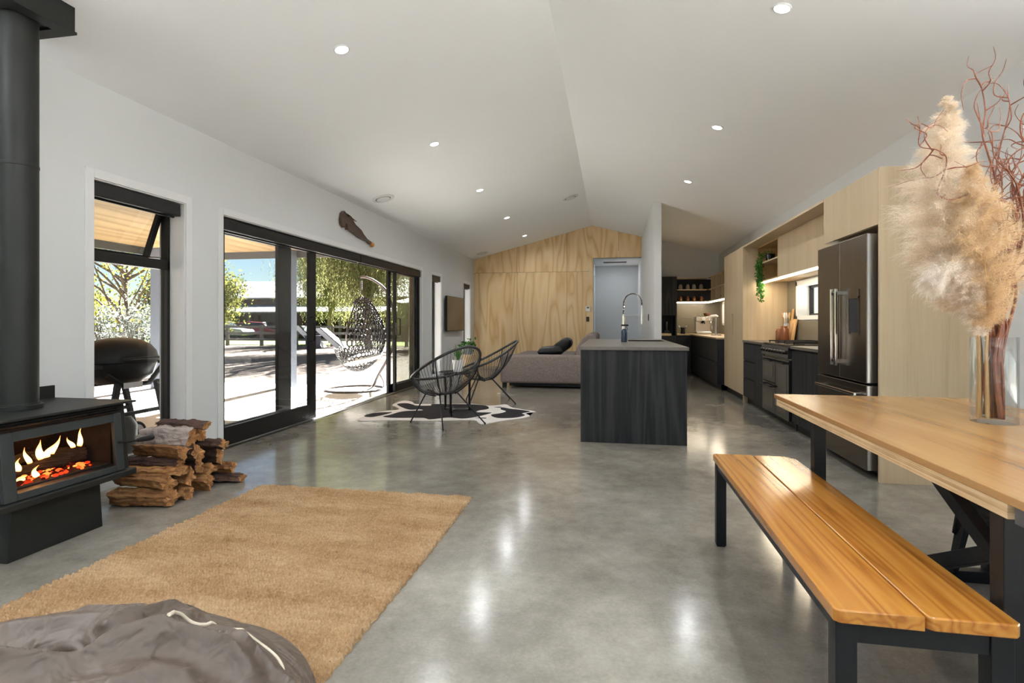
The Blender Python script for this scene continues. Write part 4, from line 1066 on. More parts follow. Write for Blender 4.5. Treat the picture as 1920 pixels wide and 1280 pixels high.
# range cooker
t = thing('range_cooker', 'wide black four-door range cooker with row of knobs', 'cooker', (2.17, 6.735, 0))
cy0, cy1 = 6.217, 7.250; cx = 1.865
BX('body', 'blackglossy', t, cx + .03, XR - .02, cy0, cy1, .08, .895, bev=.003)
BX('plinth', 'black', t, cx + .08, cx + .10, cy0 + .02, cy1 - .02, .0, .08)
BX('control_panel', 'blackglossy', t, cx - .01, cx + .03, cy0, cy1, .76, .885, bev=.006)
for i in range(9):
    y = cy0 + .09 + i * .107
    bm = B(); cyl(bm, (cx - .012, y, .825), (cx - .045, y, .825), .022, .019, 16); obj('knob', bm, 'black', t, smooth=True)
for (p, q, z0, z1) in ((cy0 + .005, 6.70, .09, .74), (6.71, cy1 - .005, .45, .74), (6.71, cy1 - .005, .09, .44)):
    dr = BX('oven_door', 'blackglossy', t, cx, cx + .03, p, q, z0, z1, bev=.003)
    BX('oven_window', 'screen', dr, cx - .002, cx + .001, p + .08, q - .08, z0 + .06, z1 - .08)
    bm = B(); tube(bm, [(cx, p + .06, z1 - .035), (cx - .04, p + .06, z1 - .035), (cx - .04, q - .06, z1 - .035), (cx, q - .06, z1 - .035)], .009, 8); obj('door_handle', bm, 'black', dr, smooth=True)
BX('hob_plate', 'darksteel', t, cx + .01, XR - .03, cy0 + .005, cy1 - .005, .896, .908)
for i in range(3):
    y = cy0 + .04 + i * .325; bm = B()
    for k in range(4): box(bm, cx + .06, XR - .08, y + .03 + k * .075, y + .042 + k * .075, .925, .937)
    for xx in (cx + .06, cx + .28, XR - .092): box(bm, xx, xx + .012, y + .02, y + .28, .925, .937)
    for xx in (cx + .065, XR - .09): box(bm, xx, xx + .01, y + .02, y + .03, .908, .926); box(bm, xx, xx + .01, y + .265, y + .275, .908, .926)
    obj('pan_grate', bm, 'black', t)
    for xx in (cx + .17, cx + .42):
        bm = B(); lathe(bm, [(.0, 0), (.05, 0), (.045, .012), (0, .012)], (xx, y + .15, .908), 18); obj('burner', bm, 'black', t, smooth=True)
# things at the back of the worktop
t = thing('utensil_jar', 'steel jar of pale utensils on worktop beside the boards', 'jar', (2.42, 8.16, .90))
bm = B(); lathe(bm, [(0, 0), (.055, 0), (.055, .24), (.05, .24), (.05, .02), (0, .02)], (2.42, 8.16, .90), 20); obj('jar', bm, 'steel', t, smooth=True)
for i in range(5):
    a = i * 1.3; bm = B(); p = Vector((2.42 + .025 * math.cos(a), 8.16 + .025 * math.sin(a), .93)); q = p + Vector((.03 * math.cos(a), .03 * math.sin(a), .36))
    tube(bm, [p, p.lerp(q, .75), p.lerp(q, .85), q], [.005, .005, .022, .012], 8); obj('utensil', bm, 'pot' if i % 2 else 'board', t, smooth=True)
for i, (x, y, r, h, m, lab) in enumerate(((2.33, 8.20, .045, .16, 'amber', 'amber glass jar nearest the oak pantry on the worktop'), (2.35, 8.03, .055, .2, 'amber', 'brown lidded jar on worktop in front of the chopping boards'))):
    t = thing('storage_jar', lab, 'jar', (x, y, .90), group='jars by the chopping boards')
    bm = B(); lathe(bm, [(0, 0), (r * .9, 0), (r, .02), (r, h * .8), (r * .75, h * .9), (0, h * .9)], (x, y, .90), 20); obj('jar', bm, m, t, smooth=True)
    bm = B(); lathe(bm, [(0, 0), (r * .78, 0), (r * .78, h * .12), (0, h * .12)], (x, y, .90 + h * .9), 20); obj('lid', bm, 'copper', t, smooth=True)
for i, (y, h, w, tilt, lab) in enumerate(((8.06, .40, .18, .12, 'paddle chopping board with tall handle leaning on dark tiles'), (7.97, .30, .14, .16, 'wide chopping board leaning on tiles beside the paddle board'))):
    bm = B(); pts = [(-w / 2, 0), (w / 2, 0), (w / 2, h * .6), (w * .3, h * .68), (.025, h * .72), (.025, h * 1.1), (-.025, h * 1.1), (-.025, h * .72), (-w * .3, h * .68), (-w / 2, h * .6)]
    if i: pts = [(-w / 2, 0), (w / 2, 0), (w / 2, h), (-w / 2, h)]
    prism(bm, pts, 0, 0, .018); o = obj('chopping_board', bm, 'board', local=True, bev=.003); o.location = (XR - .012 - .02 - h * math.sin(tilt) * 1.1, y, .9015); o.rotation_euler = (0, tilt, 0)
    tag(o, lab, 'chopping board', 'chopping boards by the cooker')

# back kitchen (beyond the pantry)
XB = 1.78
t = thing('corner_base_cabinet', 'charcoal base cupboards along right wall of the back kitchen', 'cabinet', (2.1, 11.5, 0))
BX('carcass', 'navy', t, XB + .02, XR - .002, 9.70, 12.78, .10, .868); BX('kick_board', 'black', t, XB + .06, XB + .07, 9.70, 12.78, 0, .10)
for a, b in ((9.70, 10.72), (10.72, 11.74), (11.74, 12.78)):
    for z0, z1 in ((.10, .47), (.49, .85)): BX('drawer', 'navy', t, XB, XB + .018, a + .003, b - .003, z0, z1, bev=.001)
t = thing('rear_base_cabinet', 'charcoal base cupboard on the back kitchen end wall', 'cabinet', (1.6, 13.1, 0))
BX('carcass', 'navy', t, 1.48, XB + .015, 12.82, YB - .002, .10, .868); BX('door', 'navy', t, 1.482, XB - .005, 12.80, 12.818, .10, .85); BX('kick_board', 'black', t, 1.48, XB, 12.86, 12.87, 0, .10)
bm = B(); box(bm, XB - .02, XR - .014, 9.70, 12.76, .87, .90); box(bm, 1.48, XR - .014, 12.76, YB - .014, .87, .90)
tag(obj('oak_worktop', bm, 'woodtop', bev=.002), 'L-shaped pale timber worktop in the back kitchen', 'worktop')
t = thing('tall_oven_cupboard', 'tall charcoal cupboard with dark niche beside the white partition', 'cupboard', (1.16, 13.1, 0))
bm = B(); ox0, ox1 = .856, 1.475
box(bm, ox0, ox1, 12.80, YB - .002, 0, .86); box(bm, ox0, ox1, 12.80, YB - .002, 1.32, 2.20); box(bm, ox0, ox0 + .03, 12.80, YB - .002, .86, 1.32); box(bm, ox1 - .03, ox1, 12.80, YB - .002, .86, 1.32); box(bm, ox0 + .03, ox1 - .03, 13.3, YB - .002, .86, 1.32)
obj('carcass', bm, 'navy', t); BX('door', 'char', t, ox0, ox1, 12.782, 12.798, 1.325, 2.198); BX('niche_shelf', 'woodtop', t, ox0 + .03, ox1 - .12, 12.79, 13.29, .861, .91)
t = thing('coffee_grinder', 'black kitchen appliance standing in the dark cupboard niche', 'appliance', (1.28, 13.0, .91))
BX('base', 'blackglossy', t, 1.21, 1.34, 12.94, 13.08, .912, .98, bev=.006)
bm = B(); lathe(bm, [(0, 0), (.05, 0), (.055, .12), (.045, .2), (0, .21)], (1.275, 13.01, .98), 20); obj('hopper', bm, 'blackglossy', t, smooth=True)
YS = 13.05
t = thing('wall_shelf_unit', 'open charcoal wall shelves with oak edges on back kitchen end wall', 'shelf', (1.85, 13.2, 1.62))
bm = B(); box(bm, 1.48, XR - .022, YB - .03, YB - .016, 1.63, 2.17); obj('back_board', bm, 'navy', t)
BX('shelf', 'oak', t, 1.48, 2.18, YS, YB - .031, 1.905, 1.925); BX('bottom_board', 'oak', t, 1.48, 2.18, YS, YB - .031, 1.63, 1.65); BX('top_board', 'oak', t, 1.48, 2.18, YS, YB - .031, 2.17, 2.19)
XW = 2.19
t = thing('wall_cubby_unit', 'oak cubby wall shelves on right wall of the back kitchen', 'shelf', (2.33, 11.6, 1.62))
bm = B(); box(bm, XR - .02, XR - .003, 9.70, YB - .031, 1.63, 2.19); obj('back_board', bm, 'oakdark', t)
for z in (1.63, 1.90, 2.17): BX('shelf', 'oak', t, XW, XR - .021, 9.70, 13.04, z, z + .02)
for y in (9.70, 10.3, 10.9, 11.5, 12.1, 12.66): BX('divider', 'oak', t, XW + .001, XR - .021, y, y + .02, 1.65, 2.17)
t = thing('corner_led_strip', 'bright light strip under the back kitchen wall shelves', 'light strip', (2.0, 12.5, 1.60))
bm = B(); box(bm, 1.48, XW + .03, YS + .01, YS + .04, 1.608, 1.629); box(bm, XW + .005, XW + .035, 9.72, YS + .01, 1.608, 1.629); obj('led_diffuser', bm, 'led', t)
strip_light('strip_glow', (1.85, 13.15, 1.605), .05, 1.5, t).data.size = .6
strip_light('strip_glow', (2.3, 11.4, 1.605), 3., 5., t)
bm = B()
for x0 in (1.48, 2.08): box(bm, x0 + .0015, min(x0 + .6, XR - .013) - .0015, YB - .012, YB - .001, .90, 1.26); box(bm, x0 + .0015, min(x0 + .6, XR - .013) - .0015, YB - .012, YB - .001, 1.263, 1.629)
for y0, y1, z0, z1 in ((9.70, 12.14, .90, 1.629), (12.14, 13.01, .90, 1.09), (13.01, 13.38, .90, 1.629)): box(bm, XR - .012, XR - .001, y0, y1, z0, z1)
tag(obj('corner_splashback', bm, 'tile'), 'olive-grey tiles under the back kitchen wall shelves', 'splashback')
def jar(x, y, z, r, h, m, lab, grp):
    t = thing('lidded_jar', lab, 'jar', (x, y, z), group=grp)
    bm = B(); lathe(bm, [(0, 0), (r * .8, 0), (r, h * .25), (r, h * .6), (r * .7, h * .82), (0, h * .82)], (x, y, z), 16); obj('jar', bm, m, t, smooth=True)
    bm = B(); lathe(bm, [(0, 0), (r * .72, 0), (r * .6, h * .14), (0, h * .18)], (x, y, z + h * .82), 16); obj('lid', bm, m, t, smooth=True)
OR = ['leftmost', 'second from left', 'third from left', 'rightmost']
for i, x in enumerate((1.60, 1.76, 1.90, 2.06)):
    jar(x, 13.17, 1.926, .046, .12, 'paleglass', OR[i] + ' of four pale jars on the upper back kitchen shelf', 'pale jars on the upper shelf')
    jar(x, 13.17, 1.651, .044, .115, 'copper', OR[i] + ' of four copper jars on the lower back kitchen shelf', 'copper jars on the lower shelf')
for i, (y, z, h, m) in enumerate(((12.95, 1.921, .12, 'paleglass'), (12.80, 1.921, .14, 'pot'))):
    bm = B(); lathe(bm, [(0, 0), (.022, 0), (.022, h * .7), (.01, h * .8), (.01, h), (0, h)], (2.27, y, z), 14); tag(obj('small_bottle', bm, m, smooth=True), ('farther', 'nearer')[i] + ' small pale bottle in the corner of the upper wall shelf', 'bottle', 'small bottles in the shelf corner')
bm = B(); lathe(bm, [(0, 0), (.04, 0), (.045, .09), (.038, .09), (.036, .01), (0, .01)], (2.27, 12.85, 1.651), 16); tag(obj('white_cup', bm, 'pot', smooth=True), 'white cup at the corner of the lower wall shelf', 'cup')
for i, (y, z) in enumerate(((12.4, 1.651), (11.85, 1.651), (12.3, 1.921))):
    bm = B(); lathe(bm, [(0, 0), (.06, 0), (.085, .07), (.078, .07), (.055, .012), (0, .012)], (2.32, y, z), 18); tag(obj('bowl', bm, 'navy', smooth=True), ['dark bowl in the lower cubby nearest the corner', 'dark bowl in the second lower cubby from the corner', 'dark bowl in the upper cubby nearest the corner'][i], 'bowl', 'dark bowls in the cubby shelves')
# espresso machine
t = thing('espresso_machine', 'steel espresso machine on timber worktop in kitchen corner', 'coffee machine', (2.03, 12.6, .90)); ex, ey = 2.0, 12.42
BX('base', 'steel', t, ex - .15, ex + .17, ey, ey + .36, .902, .955, bev=.008); BX('back_column', 'steel', t, ex - .15, ex + .17, ey + .16, ey + .36, .955, 1.19, bev=.008)
BX('head', 'steel', t, ex - .16, ex + .18, ey + .02, ey + .37, 1.19, 1.29, bev=.01)
bm = B(); cyl(bm, (ex, ey + .09, 1.19), (ex, ey + .09, 1.14), .035, .03, 16); cyl(bm, (ex, ey + .09, 1.155), (ex, ey - .08, 1.145), .012, .014, 10); obj('portafilter', bm, 'black', t, smooth=True)
bm = B(); lathe(bm, [(0, 0), (.055, 0), (.075, .06), (.07, .075), (0, .08)], (ex + .1, ey + .22, 1.29), 18); obj('bean_hopper', bm, 'amber', t, smooth=True)
bm = B(); lathe(bm, [(0, 0), (.04, 0), (.04, .012), (0, .012)], (0, 0, 0), 18)
for v in bm.verts: v.co = Vector((ex + v.co.x, ey + .018 - v.co.z, 1.24 + v.co.y))
obj('pressure_gauge', bm, 'white', t, smooth=True)
bm = B(); tube(bm, [(ex + .15, ey + .05, 1.19), (ex + .17, ey + .01, 1.1), (ex + .17, ey, 1.0)], .006, 8); obj('steam_wand', bm, 'chrome', t, smooth=True)
t = thing('filter_tap_tower', 'white and steel filter tap tower on worktop near pantry', 'tap', (2.05, 11.3, .90)); tx, ty = 2.06, 11.35
bm = B(); lathe(bm, [(0, 0), (.10, 0), (.10, .02), (.03, .025), (0, .025)], (tx, ty, .901), 24, 1, 1.3); obj('drip_tray', bm, 'steel', t, smooth=True)
bm = B(); cyl(bm, (tx, ty, .925), (tx, ty, 1.27), .028, .028, 18); obj('column', bm, 'steel', t, smooth=True)
bm = B(); tube(bm, [(tx + .03, ty, 1.27), (tx, ty, 1.29), (tx - .09, ty, 1.285), (tx - .13, ty, 1.27), (tx - .13, ty, 1.2)], [.02, .026, .024, .02, .014], 12); obj('spout', bm, 'white', t, smooth=True)
t = thing('black_kettle_pot', 'small black pot with two pale knobs on timber worktop', 'pot', (1.63, 12.98, .90))
bm = B(); lathe(bm, [(0, 0), (.055, 0), (.045, .1), (.06, .14), (.05, .15), (0, .15)], (1.63, 12.98, .901), 20); obj('pot_body', bm, 'navy', t, smooth=True)
for s in (-1, 1):
    bm = B(); tube(bm, [(1.63 + s * .05, 12.98, 1.03), (1.63 + s * .075, 12.98, 1.06)], .006, 8); ball(bm, (1.63 + s * .08, 12.98, 1.07), .018, 12); obj('knob', bm, 'pot', t, smooth=True, label='pale knob')

# ------------------------------------------------------------------ dining bench
t = thing('dining_bench', 'long varnished oak bench of two planks on black steel legs', 'bench', (.72, 2.2, 0))
for a, b in ((.524, .716), (.722, .916)):
    bm = B(); c = .012
    pts = [(a + c, 1.41), (b - c if b > .9 else b, 1.41), (b, 1.41 + (c if b > .9 else 0)), (b, 2.985 - .05 * (b > .9)), (b - .05 * (b > .9), 2.985), (a + c, 2.985), (a, 2.985 - c), (a, 1.41 + c)]
    prism(bm, pts, 2, .427, .46); obj('plank', bm, 'bench', t, bev=.004)
for x in (.532, .86):
    for y in (1.425, 2.92):
        lg = BX('leg', 'black', t, x, x + .048, y, y + .048, .006, .425, bev=.002)
        BX('foot_pad', 'black', lg, x + .004, x + .044, y + .004, y + .044, 0, .006)
for y in (1.43, 2.925): BX('end_rail', 'black', t, .581, .859, y, y + .038, .375, .425, bev=.001)
for x in (.535, .867): BX('side_rail', 'black', t, x, x + .038, 1.474, 2.919, .395, .425, bev=.001)

# ------------------------------------------------------------------ dining table
TX0, TX1, TY0, TY1 = .888, 1.848, 1.36, 3.22
t = thing('dining_table', 'honey oak dining table with plywood edge on black steel frame', 'table', (1.37, 2.3, 0))
BX('tabletop', 'tabletop', t, TX0, TX1, TY0, TY1, .728, .75, bev=.003)
BX('ply_edge', 'plyedge', t, TX0 + .0005, TX0 + .05, TY0 + .06, TY1 - .05, .694, .7275, bev=.001, label='layered plywood edge band')
BX('ply_edge', 'plyedge', t, TX1 - .05, TX1 - .002, TY0 + .06, TY1 - .05, .694, .7275, bev=.001, label='layered plywood edge band')
def tleg(x, y): BX('leg', 'black', t, x, x + .05, y, y + .05, .05, .694, bev=.002)
for y in (1.485, 2.71):
    tleg(.922, y); tleg(1.622, y)
    BX('floor_rail', 'black', t, .922, 1.672, y, y + .05, .0, .05, bev=.002); BX('top_rail', 'black', t, .973, 1.621, y, y + .05, .66, .694)
for y in (TY0 + .005, TY1 - .045): BX('end_plate', 'fascia', t, TX0 + .006, TX1 - .006, y, y + .04, .69, .727, label='grey steel end plate')
for x in (.935, 1.635): BX('frame_rail', 'black', t, x, x + .03, 1.536, 2.709, .695, .727)
xc = 1.295
for a, b in (((1.55, .055), (2.70, .655)), ((2.70, .055), (1.55, .655))):
    bm = B(); d = Vector((0, b[0] - a[0], b[1] - a[1])); L = d.length; d.normalize()
    dx = .0 if a[0] < 2 else .0
    n = Vector((0, -d.z, d.y)) * .027
    A = Vector((xc, a[0], a[1])); E_ = Vector((xc, b[0], b[1]))
    for off in (-.02, .02): pass
    bar(bm, A, E_, .04, .05, (1, 0, 0)) if False else obox(bm, A, d, (1, 0, 0), .055, .045 if a[0] < 2 else .041, 0, L)
    obj('cross_brace', bm, 'black', t, bev=.002)
# stool under the table
t = thing('metal_stool', 'black pressed-metal stool with arched sides tucked under the table', 'stool', (1.60, 2.43, 0))
hx, hz = .15, .45; fx = .195
def SP(sx, sy, z):
    k = 1 - z / hz; q = hx + (fx - hx) * k; return Vector((sx * q, sy * q, z))
def loc(v): return v + Vector((1.60, 2.43, 0))
bm = B(); o_ = []
box(bm, -hx - .005, hx + .005, -hx - .005, hx + .005, hz - .018, hz); bmesh.ops.translate(bm, verts=bm.verts, vec=(1.60, 2.43, 0)); obj('seat', bm, 'black', t, bev=.012)
for sx in (1, -1):
    for sy in (1, -1):
        bm = B(); T = SP(sx, sy, hz - .02); Fp = SP(sx, sy, 0)
        q = []
        for z, w in ((hz - .02, .075), (.3, .055), (.0, .032)):
            p = SP(sx, sy, z); q.append([loc(p), loc(p + Vector((-sx * w, 0, 0))), loc(p + Vector((0, -sy * w, 0))), loc(p + Vector((-sx * w, -sy * .004, 0))), ])
        rows = [[bm.verts.new(v) for v in (r[1], r[0], r[2])] for r in q]
        for A_, B_ in zip(rows, rows[1:]):
            for i in range(2): bm.faces.new((A_[i], A_[i + 1], B_[i + 1], B_[i]))
        o = obj('leg', bm, 'black', t); s = o.modifiers.new('thick', 'SOLIDIFY'); s.thickness = .006; s.offset = -1
for ax in (0, 1):
    for sg in (1, -1):
        bm = B(); top = []; arc_ = []
        for i in range(17):
            u = -1 + 2 * i / 16; zt = hz - .02; za = .385 - .13 * abs(u) ** 2.6
            for z, dst in ((zt, top), (za, arc_)):
                p = SP(1, 1, z); v = Vector((p.x * sg, p.y * u * .97, z)) if ax == 0 else Vector((p.x * u * .97, p.y * sg, z)); dst.append(bm.verts.new(loc(v)))
        for i in range(16): bm.faces.new((top[i], top[i + 1], arc_[i + 1], arc_[i]))
        o = obj('arched_side', bm, 'black', t, smooth=True); s = o.modifiers.new('thick', 'SOLIDIFY'); s.thickness = .012
        bm = B(); tube(bm, [v for v in [loc(Vector((SP(1, 1, .385 - .13 * abs(-1 + 2 * i / 16) ** 2.6).x * sg, SP(1, 1, .385 - .13 * abs(-1 + 2 * i / 16) ** 2.6).y * (-1 + 2 * i / 16) * .97, .385 - .13 * abs(-1 + 2 * i / 16) ** 2.6)) if ax == 0 else Vector((SP(1, 1, .385 - .13 * abs(-1 + 2 * i / 16) ** 2.6).x * (-1 + 2 * i / 16) * .97, SP(1, 1, .385 - .13 * abs(-1 + 2 * i / 16) ** 2.6).y * sg, .385 - .13 * abs(-1 + 2 * i / 16) ** 2.6))) for i in range(17)]], .009, 6); obj('rolled_edge', bm, 'black', o, smooth=True)

# ------------------------------------------------------------------ vase with willow and pampas
VX, VY, VZ = 1.487, 2.45, .75
th0 = math.atan(185 / 1020); RV = Vector((math.cos(th0), math.sin(th0), 0)); FV = Vector((-math.sin(th0), math.cos(th0), 0))
def U(u, v, w=0.): return Vector((VX, VY, VZ)) + RV * u + FV * w + Vector((0, 0, v))
t = thing('glass_vase', 'tall clear glass cylinder vase on the oak dining table', 'vase', (VX, VY, VZ))
bm = B(); lathe(bm, [(0, .0005), (.072, .0005), (.0745, .004), (.0745, .334), (.073, .336), (.0705, .334), (.0705, .026), (.068, .022), (0, .022)], (VX, VY, VZ), 64)
obj('vase_body', bm, 'vase', t, smooth=True)
def q(px, py, w=0.): # bouquet drawn up in its own plane: horizontal reach and height in metres
    return U((px - 1862) * .0021, (796 - py) * .0021, w)
BR = [
 [(1852, 786), (1856, 700), (1852, 640), (1866, 540), (1885, 455), (1890, 400), (1852, 375), (1806, 371), (1763, 383), (1747, 368), (1760, 330), (1752, 306), (1730, 294), (1709, 283), (1699, 256), (1697, 232)],
 [(1868, 788), (1862, 700), (1872, 610), (1858, 520), (1874, 440), (1858, 395), (1868, 340), (1850, 290), (1838, 256), (1845, 212), (1838, 170), (1824, 152), (1836, 138), (1858, 127)],
 [(1858, 784), (1872, 690), (1885, 560), (1905, 470), (1897, 380), (1913, 300), (1899, 265), (1880, 240), (1884, 224), (1916, 203)],
 [(1874, 788), (1866, 690), (1880, 600), (1872, 500), (1896, 430), (1890, 350), (1908, 270), (1918, 190), (1906, 148), (1904, 134)],
 [(1862, 790), (1878, 680), (1862, 590), (1890, 520), (1912, 440), (1898, 360), (1870, 330), (1848, 300), (1838, 262), (1815, 256), (1801, 277)],
 [(1866, 788), (1856, 690), (1880, 580), (1906, 540), (1890, 450), (1925, 400), (1930, 330), (1960, 280), (1965, 210)],
 [(1876, 784), (1888, 690), (1876, 620), (1900, 540), (1935, 480), (1930, 400), (1960, 350), (1990, 260)],
 [(1860, 786), (1850, 680), (1866, 600), (1858, 540), (1880, 470), (1910, 390), (1902, 330), (1920, 280), (1940, 180)],
 [(1870, 788), (1884, 650), (1900, 560), (1886, 500), (1866, 440), (1850, 390), (1838, 340), (1846, 320)],
]
_r = random.Random(77)
for _i in range(6):
    _x = 1862 + _r.uniform(-12, 14); _pl = [(_x, 787), (_x + _r.uniform(-8, 8), 690), (1862 + _r.uniform(-14, 22), 620)]; _tx = 1845 + 22 * _i
    for _k in range(1, 7): _pl.append((1870 + (_tx - 1870) * _k / 6 + _r.uniform(-20, 20), 620 - _k * _r.uniform(48, 62) + _r.uniform(-10, 10)))
    BR.append(_pl)
TW = [ # side twigs
 [(1730, 294), (1715, 270), (1722, 252), (1740, 246), (1758, 258)], [(1709, 283), (1722, 262), (1700, 250), (1712, 242), (1732, 250), (1740, 235), (1757, 212)], [(1752, 306), (1728, 300), (1712, 322), (1722, 340)],
 [(1824, 152), (1806, 158), (1798, 182), (1802, 212)], [(1806, 371), (1800, 345), (1795, 325), (1772, 312)], [(1850, 375), (1830, 360), (1810, 355), (1790, 370), (1770, 383)], [(1838, 256), (1832, 222), (1828, 198)],
 [(1880, 240), (1860, 240), (1848, 255)], [(1899, 265), (1870, 285), (1840, 330)], [(1838, 270), (1830, 292), (1818, 302)],
]
def wig(pts, amp, k, seed):
    r = random.Random(seed); out = []
    for i, p in enumerate(pts):
        m = min(i, len(pts) - 1 - i, 2) / 2
        out.append(q(p[0] + r.uniform(-amp, amp) * m, p[1] + r.uniform(-amp, amp) * m, 0))
    return out
for i, pl in enumerate(BR):
    t = thing('willow_branch', 'twisted red-brown willow branch standing in the glass vase', 'branch', U(0, .03), group='curly willow branches in the vase')
    r = random.Random(i + 50); w0 = r.uniform(-.035, .035); w1 = r.uniform(-.16, .16)
    n = len(pl); P = [q(x, y, w0 + (w1 - w0) * max(0, (k - 1) / n) + .02 * r.uniform(-1, 1) * (k > 2)) for k, (x, y) in enumerate(pl)]
    c = catmull(P, 7); m = len(c)
    bm = B(); tube(bm, c, [.0011 + .0062 * (1 - k / m) ** 1.2 for k in range(m)], 7)
    st = obj('stem', bm, 'wicker_branch', t, smooth=True)
    for j in range(9):   # small side twigs growing off this branch
        k = r.randint(int(m * .38), m - 3); p = c[k]; dv = Vector((r.uniform(-1, 1), r.uniform(-1, 1), r.uniform(-.2, 1))).normalized(); L = r.uniform(.06, .2); pts = [p]
        for s in range(1, 5):
            dv = (dv + Vector((r.uniform(-.9, .9), r.uniform(-.9, .9), r.uniform(-.4, .8)))).normalized(); pts.append(pts[-1] + dv * L / 4)
        cc = catmull(pts, 4); bm = B(); tube(bm, cc, [.0007 + .0022 * (1 - z / len(cc)) for z in range(len(cc))], 5); obj('twig', bm, 'wicker_branch', t, smooth=True)
    if i < 2:
        for tw in (TW[:3] + TW[4:6] if i == 0 else [TW[3], TW[6], TW[9], TW[7]]):
            near = min(c, key=lambda v: (v - q(*tw[0])).length); wv = (near - U(0, 0)).dot(FV)
            cc = catmull([q(x, y, wv) for x, y in tw], 6); bm = B(); tube(bm, cc, [.0008 + .0018 * (1 - z / len(cc)) for z in range(len(cc))], 5); obj('twig', bm, 'wicker_branch', t, smooth=True)
def plume(label, stem, spine, widths, n, mat, seed, w=0., lmul=1., up=.75):
    """plume = many feathery sprigs leaving the stem, each sprig set with fine hairs"""
    g = np.random.default_rng(seed)
    t = thing('pampas_stem', label, 'pampas grass', U(0, .03), group=None)
    sp = catmull([q(x, y, w * (.3 if i < 2 else 1)) for i, (x, y) in enumerate(stem)], 6)
    bm = B(); tube(bm, sp, [.0075 - .004 * k / len(sp) for k in range(len(sp))], 8); obj('stalk', bm, 'stem', t, smooth=True)
    cs = np.array([list(v) for v in catmull([q(x, y, w) for x, y in spine], 16)]); m = len(cs)
    wd = np.interp(np.linspace(0, 1, m), np.linspace(0, 1, len(widths)), widths) * .0021
    nt = 320; hp = n // nt; Vs = []
    for i in range(nt):
        k = int((i + g.random()) / nt * (m - 1)); tan = cs[min(k + 2, m - 1)] - cs[max(k - 2, 0)]; tan = tan / (np.linalg.norm(tan) + 1e-9)
        rd = g.normal(0, 1, 3); rd -= tan * rd.dot(tan); rd /= np.linalg.norm(rd); W = wd[k] * g.uniform(.7, 1.08) * lmul
        d0 = rd * .75 + tan * up * 1.15; d0 /= np.linalg.norm(d0)
        s = np.sort(g.random(hp)) ** .8
        P = cs[k] + d0 * (W * 1.15 * s)[:, None] + rd * (W * .25 * s * s)[:, None] + np.array([0, 0, -1.]) * (W * .38 * s ** 2.4)[:, None]
        P = P + g.normal(0, 1, (hp, 3)) * (W * .05)
        ax = d0 + np.array([0, 0, -.75]) * s[:, None] + rd * .25 * s[:, None]
        hd = ax * 1.0 + g.normal(0, .55, (hp, 3)); hd /= np.linalg.norm(hd, axis=1)[:, None]
        L = (.024 + .032 * g.random((hp, 1))) * (1.15 - .5 * s[:, None]) * (.12 + W / .09)
        mid = P + hd * L * .5; hd2 = hd + np.array([0, 0, -.4]) + g.normal(0, .2, (hp, 3)); hd2 /= np.linalg.norm(hd2, axis=1)[:, None]; tip = mid + hd2 * L * .55
        sd = np.cross(hd, g.normal(0, 1, (hp, 3))); sd /= np.linalg.norm(sd, axis=1)[:, None]; hw = g.uniform(.0002, .0005, (hp, 1))
        Vs.append(np.stack([P - sd * hw, P + sd * hw, mid + sd * hw * .8, mid - sd * hw * .8, tip + sd * .0001, tip - sd * .0001], 1).reshape(-1, 3))
    V = np.concatenate(Vs); i0 = np.arange(len(V) // 6)[:, None] * 6
    F = np.concatenate([i0 + np.array([0, 1, 2, 3]), i0 + np.array([3, 2, 4, 5])], 0)
    npobj('plume', V, F, mat, t)
plume('largest feathery pampas plume, its tip highest left of the willow', [(1838, 788), (1838, 640), (1822, 560), (1800, 470)], [(1822, 590), (1800, 500), (1788, 420), (1782, 330), (1790, 240), (1794, 175)], [36, 66, 78, 64, 42, 22, 4], 52000, 'plume', 1, .05)
plume('golden pampas plume in front, at the middle of the bouquet', [(1844, 788), (1842, 640), (1830, 560), (1822, 480)], [(1836, 620), (1828, 540), (1815, 450), (1808, 380), (1800, 320)], [26, 54, 60, 46, 24, 5], 28000, 'plume3', 2, -.05)
plume('pale pampas plume drooping to the lower left of the bouquet', [(1832, 786), (1830, 640), (1818, 600)], [(1834, 634), (1815, 580), (1790, 535), (1765, 515), (1738, 530)], [14, 24, 36, 34, 10], 15000, 'plume2', 3, -.02, 1.1)
plume('pale pampas plume behind the willow, right of the largest', [(1850, 786), (1850, 640), (1845, 560)], [(1846, 560), (1846, 470), (1842, 380), (1832, 290), (1826, 235)], [18, 34, 40, 30, 8], 13000, 'plume2', 4, .12)
plume('brown pampas plume at the right edge of the bouquet', [(1876, 786), (1884, 640), (1905, 540)], [(1900, 590), (1925, 520), (1945, 440), (1955, 360)], [10, 28, 36, 10], 10000, 'plume3', 5, .06)

# ------------------------------------------------------------------ outdoors
GZ = -.10
S('patio', box(B(), -8.6, XL - .24, -4., 9.56, -.25, -.03), 'patio')
S('bounce_patio_side', box(B(), XR + .2, 9.5, -9., 8., -.25, -.03), 'patio'); S('bounce_patio_rear', box(B(), XL - .24, XR + .2, -14., YR - .2, -.25, -.03), 'patio')  # unseen pale paving added outside the extra glazing to bounce light indoors
S('trim_9', box(B(), -5.89, -5.85, -4., 9.56, -.031, -.0285), 'concrete2')  # thin grey line along the patio
S('trim_10', box(B(), -8.6, XL - .24, 4.55, 4.575, -.031, -.0285), 'concrete2')
S('ground', box(B(), -140, 80, -60, 160, -.6, GZ), 'ground')
S('lawn', box(B(), -90, 2, 27.6, 44, GZ, GZ + .03), 'grass')
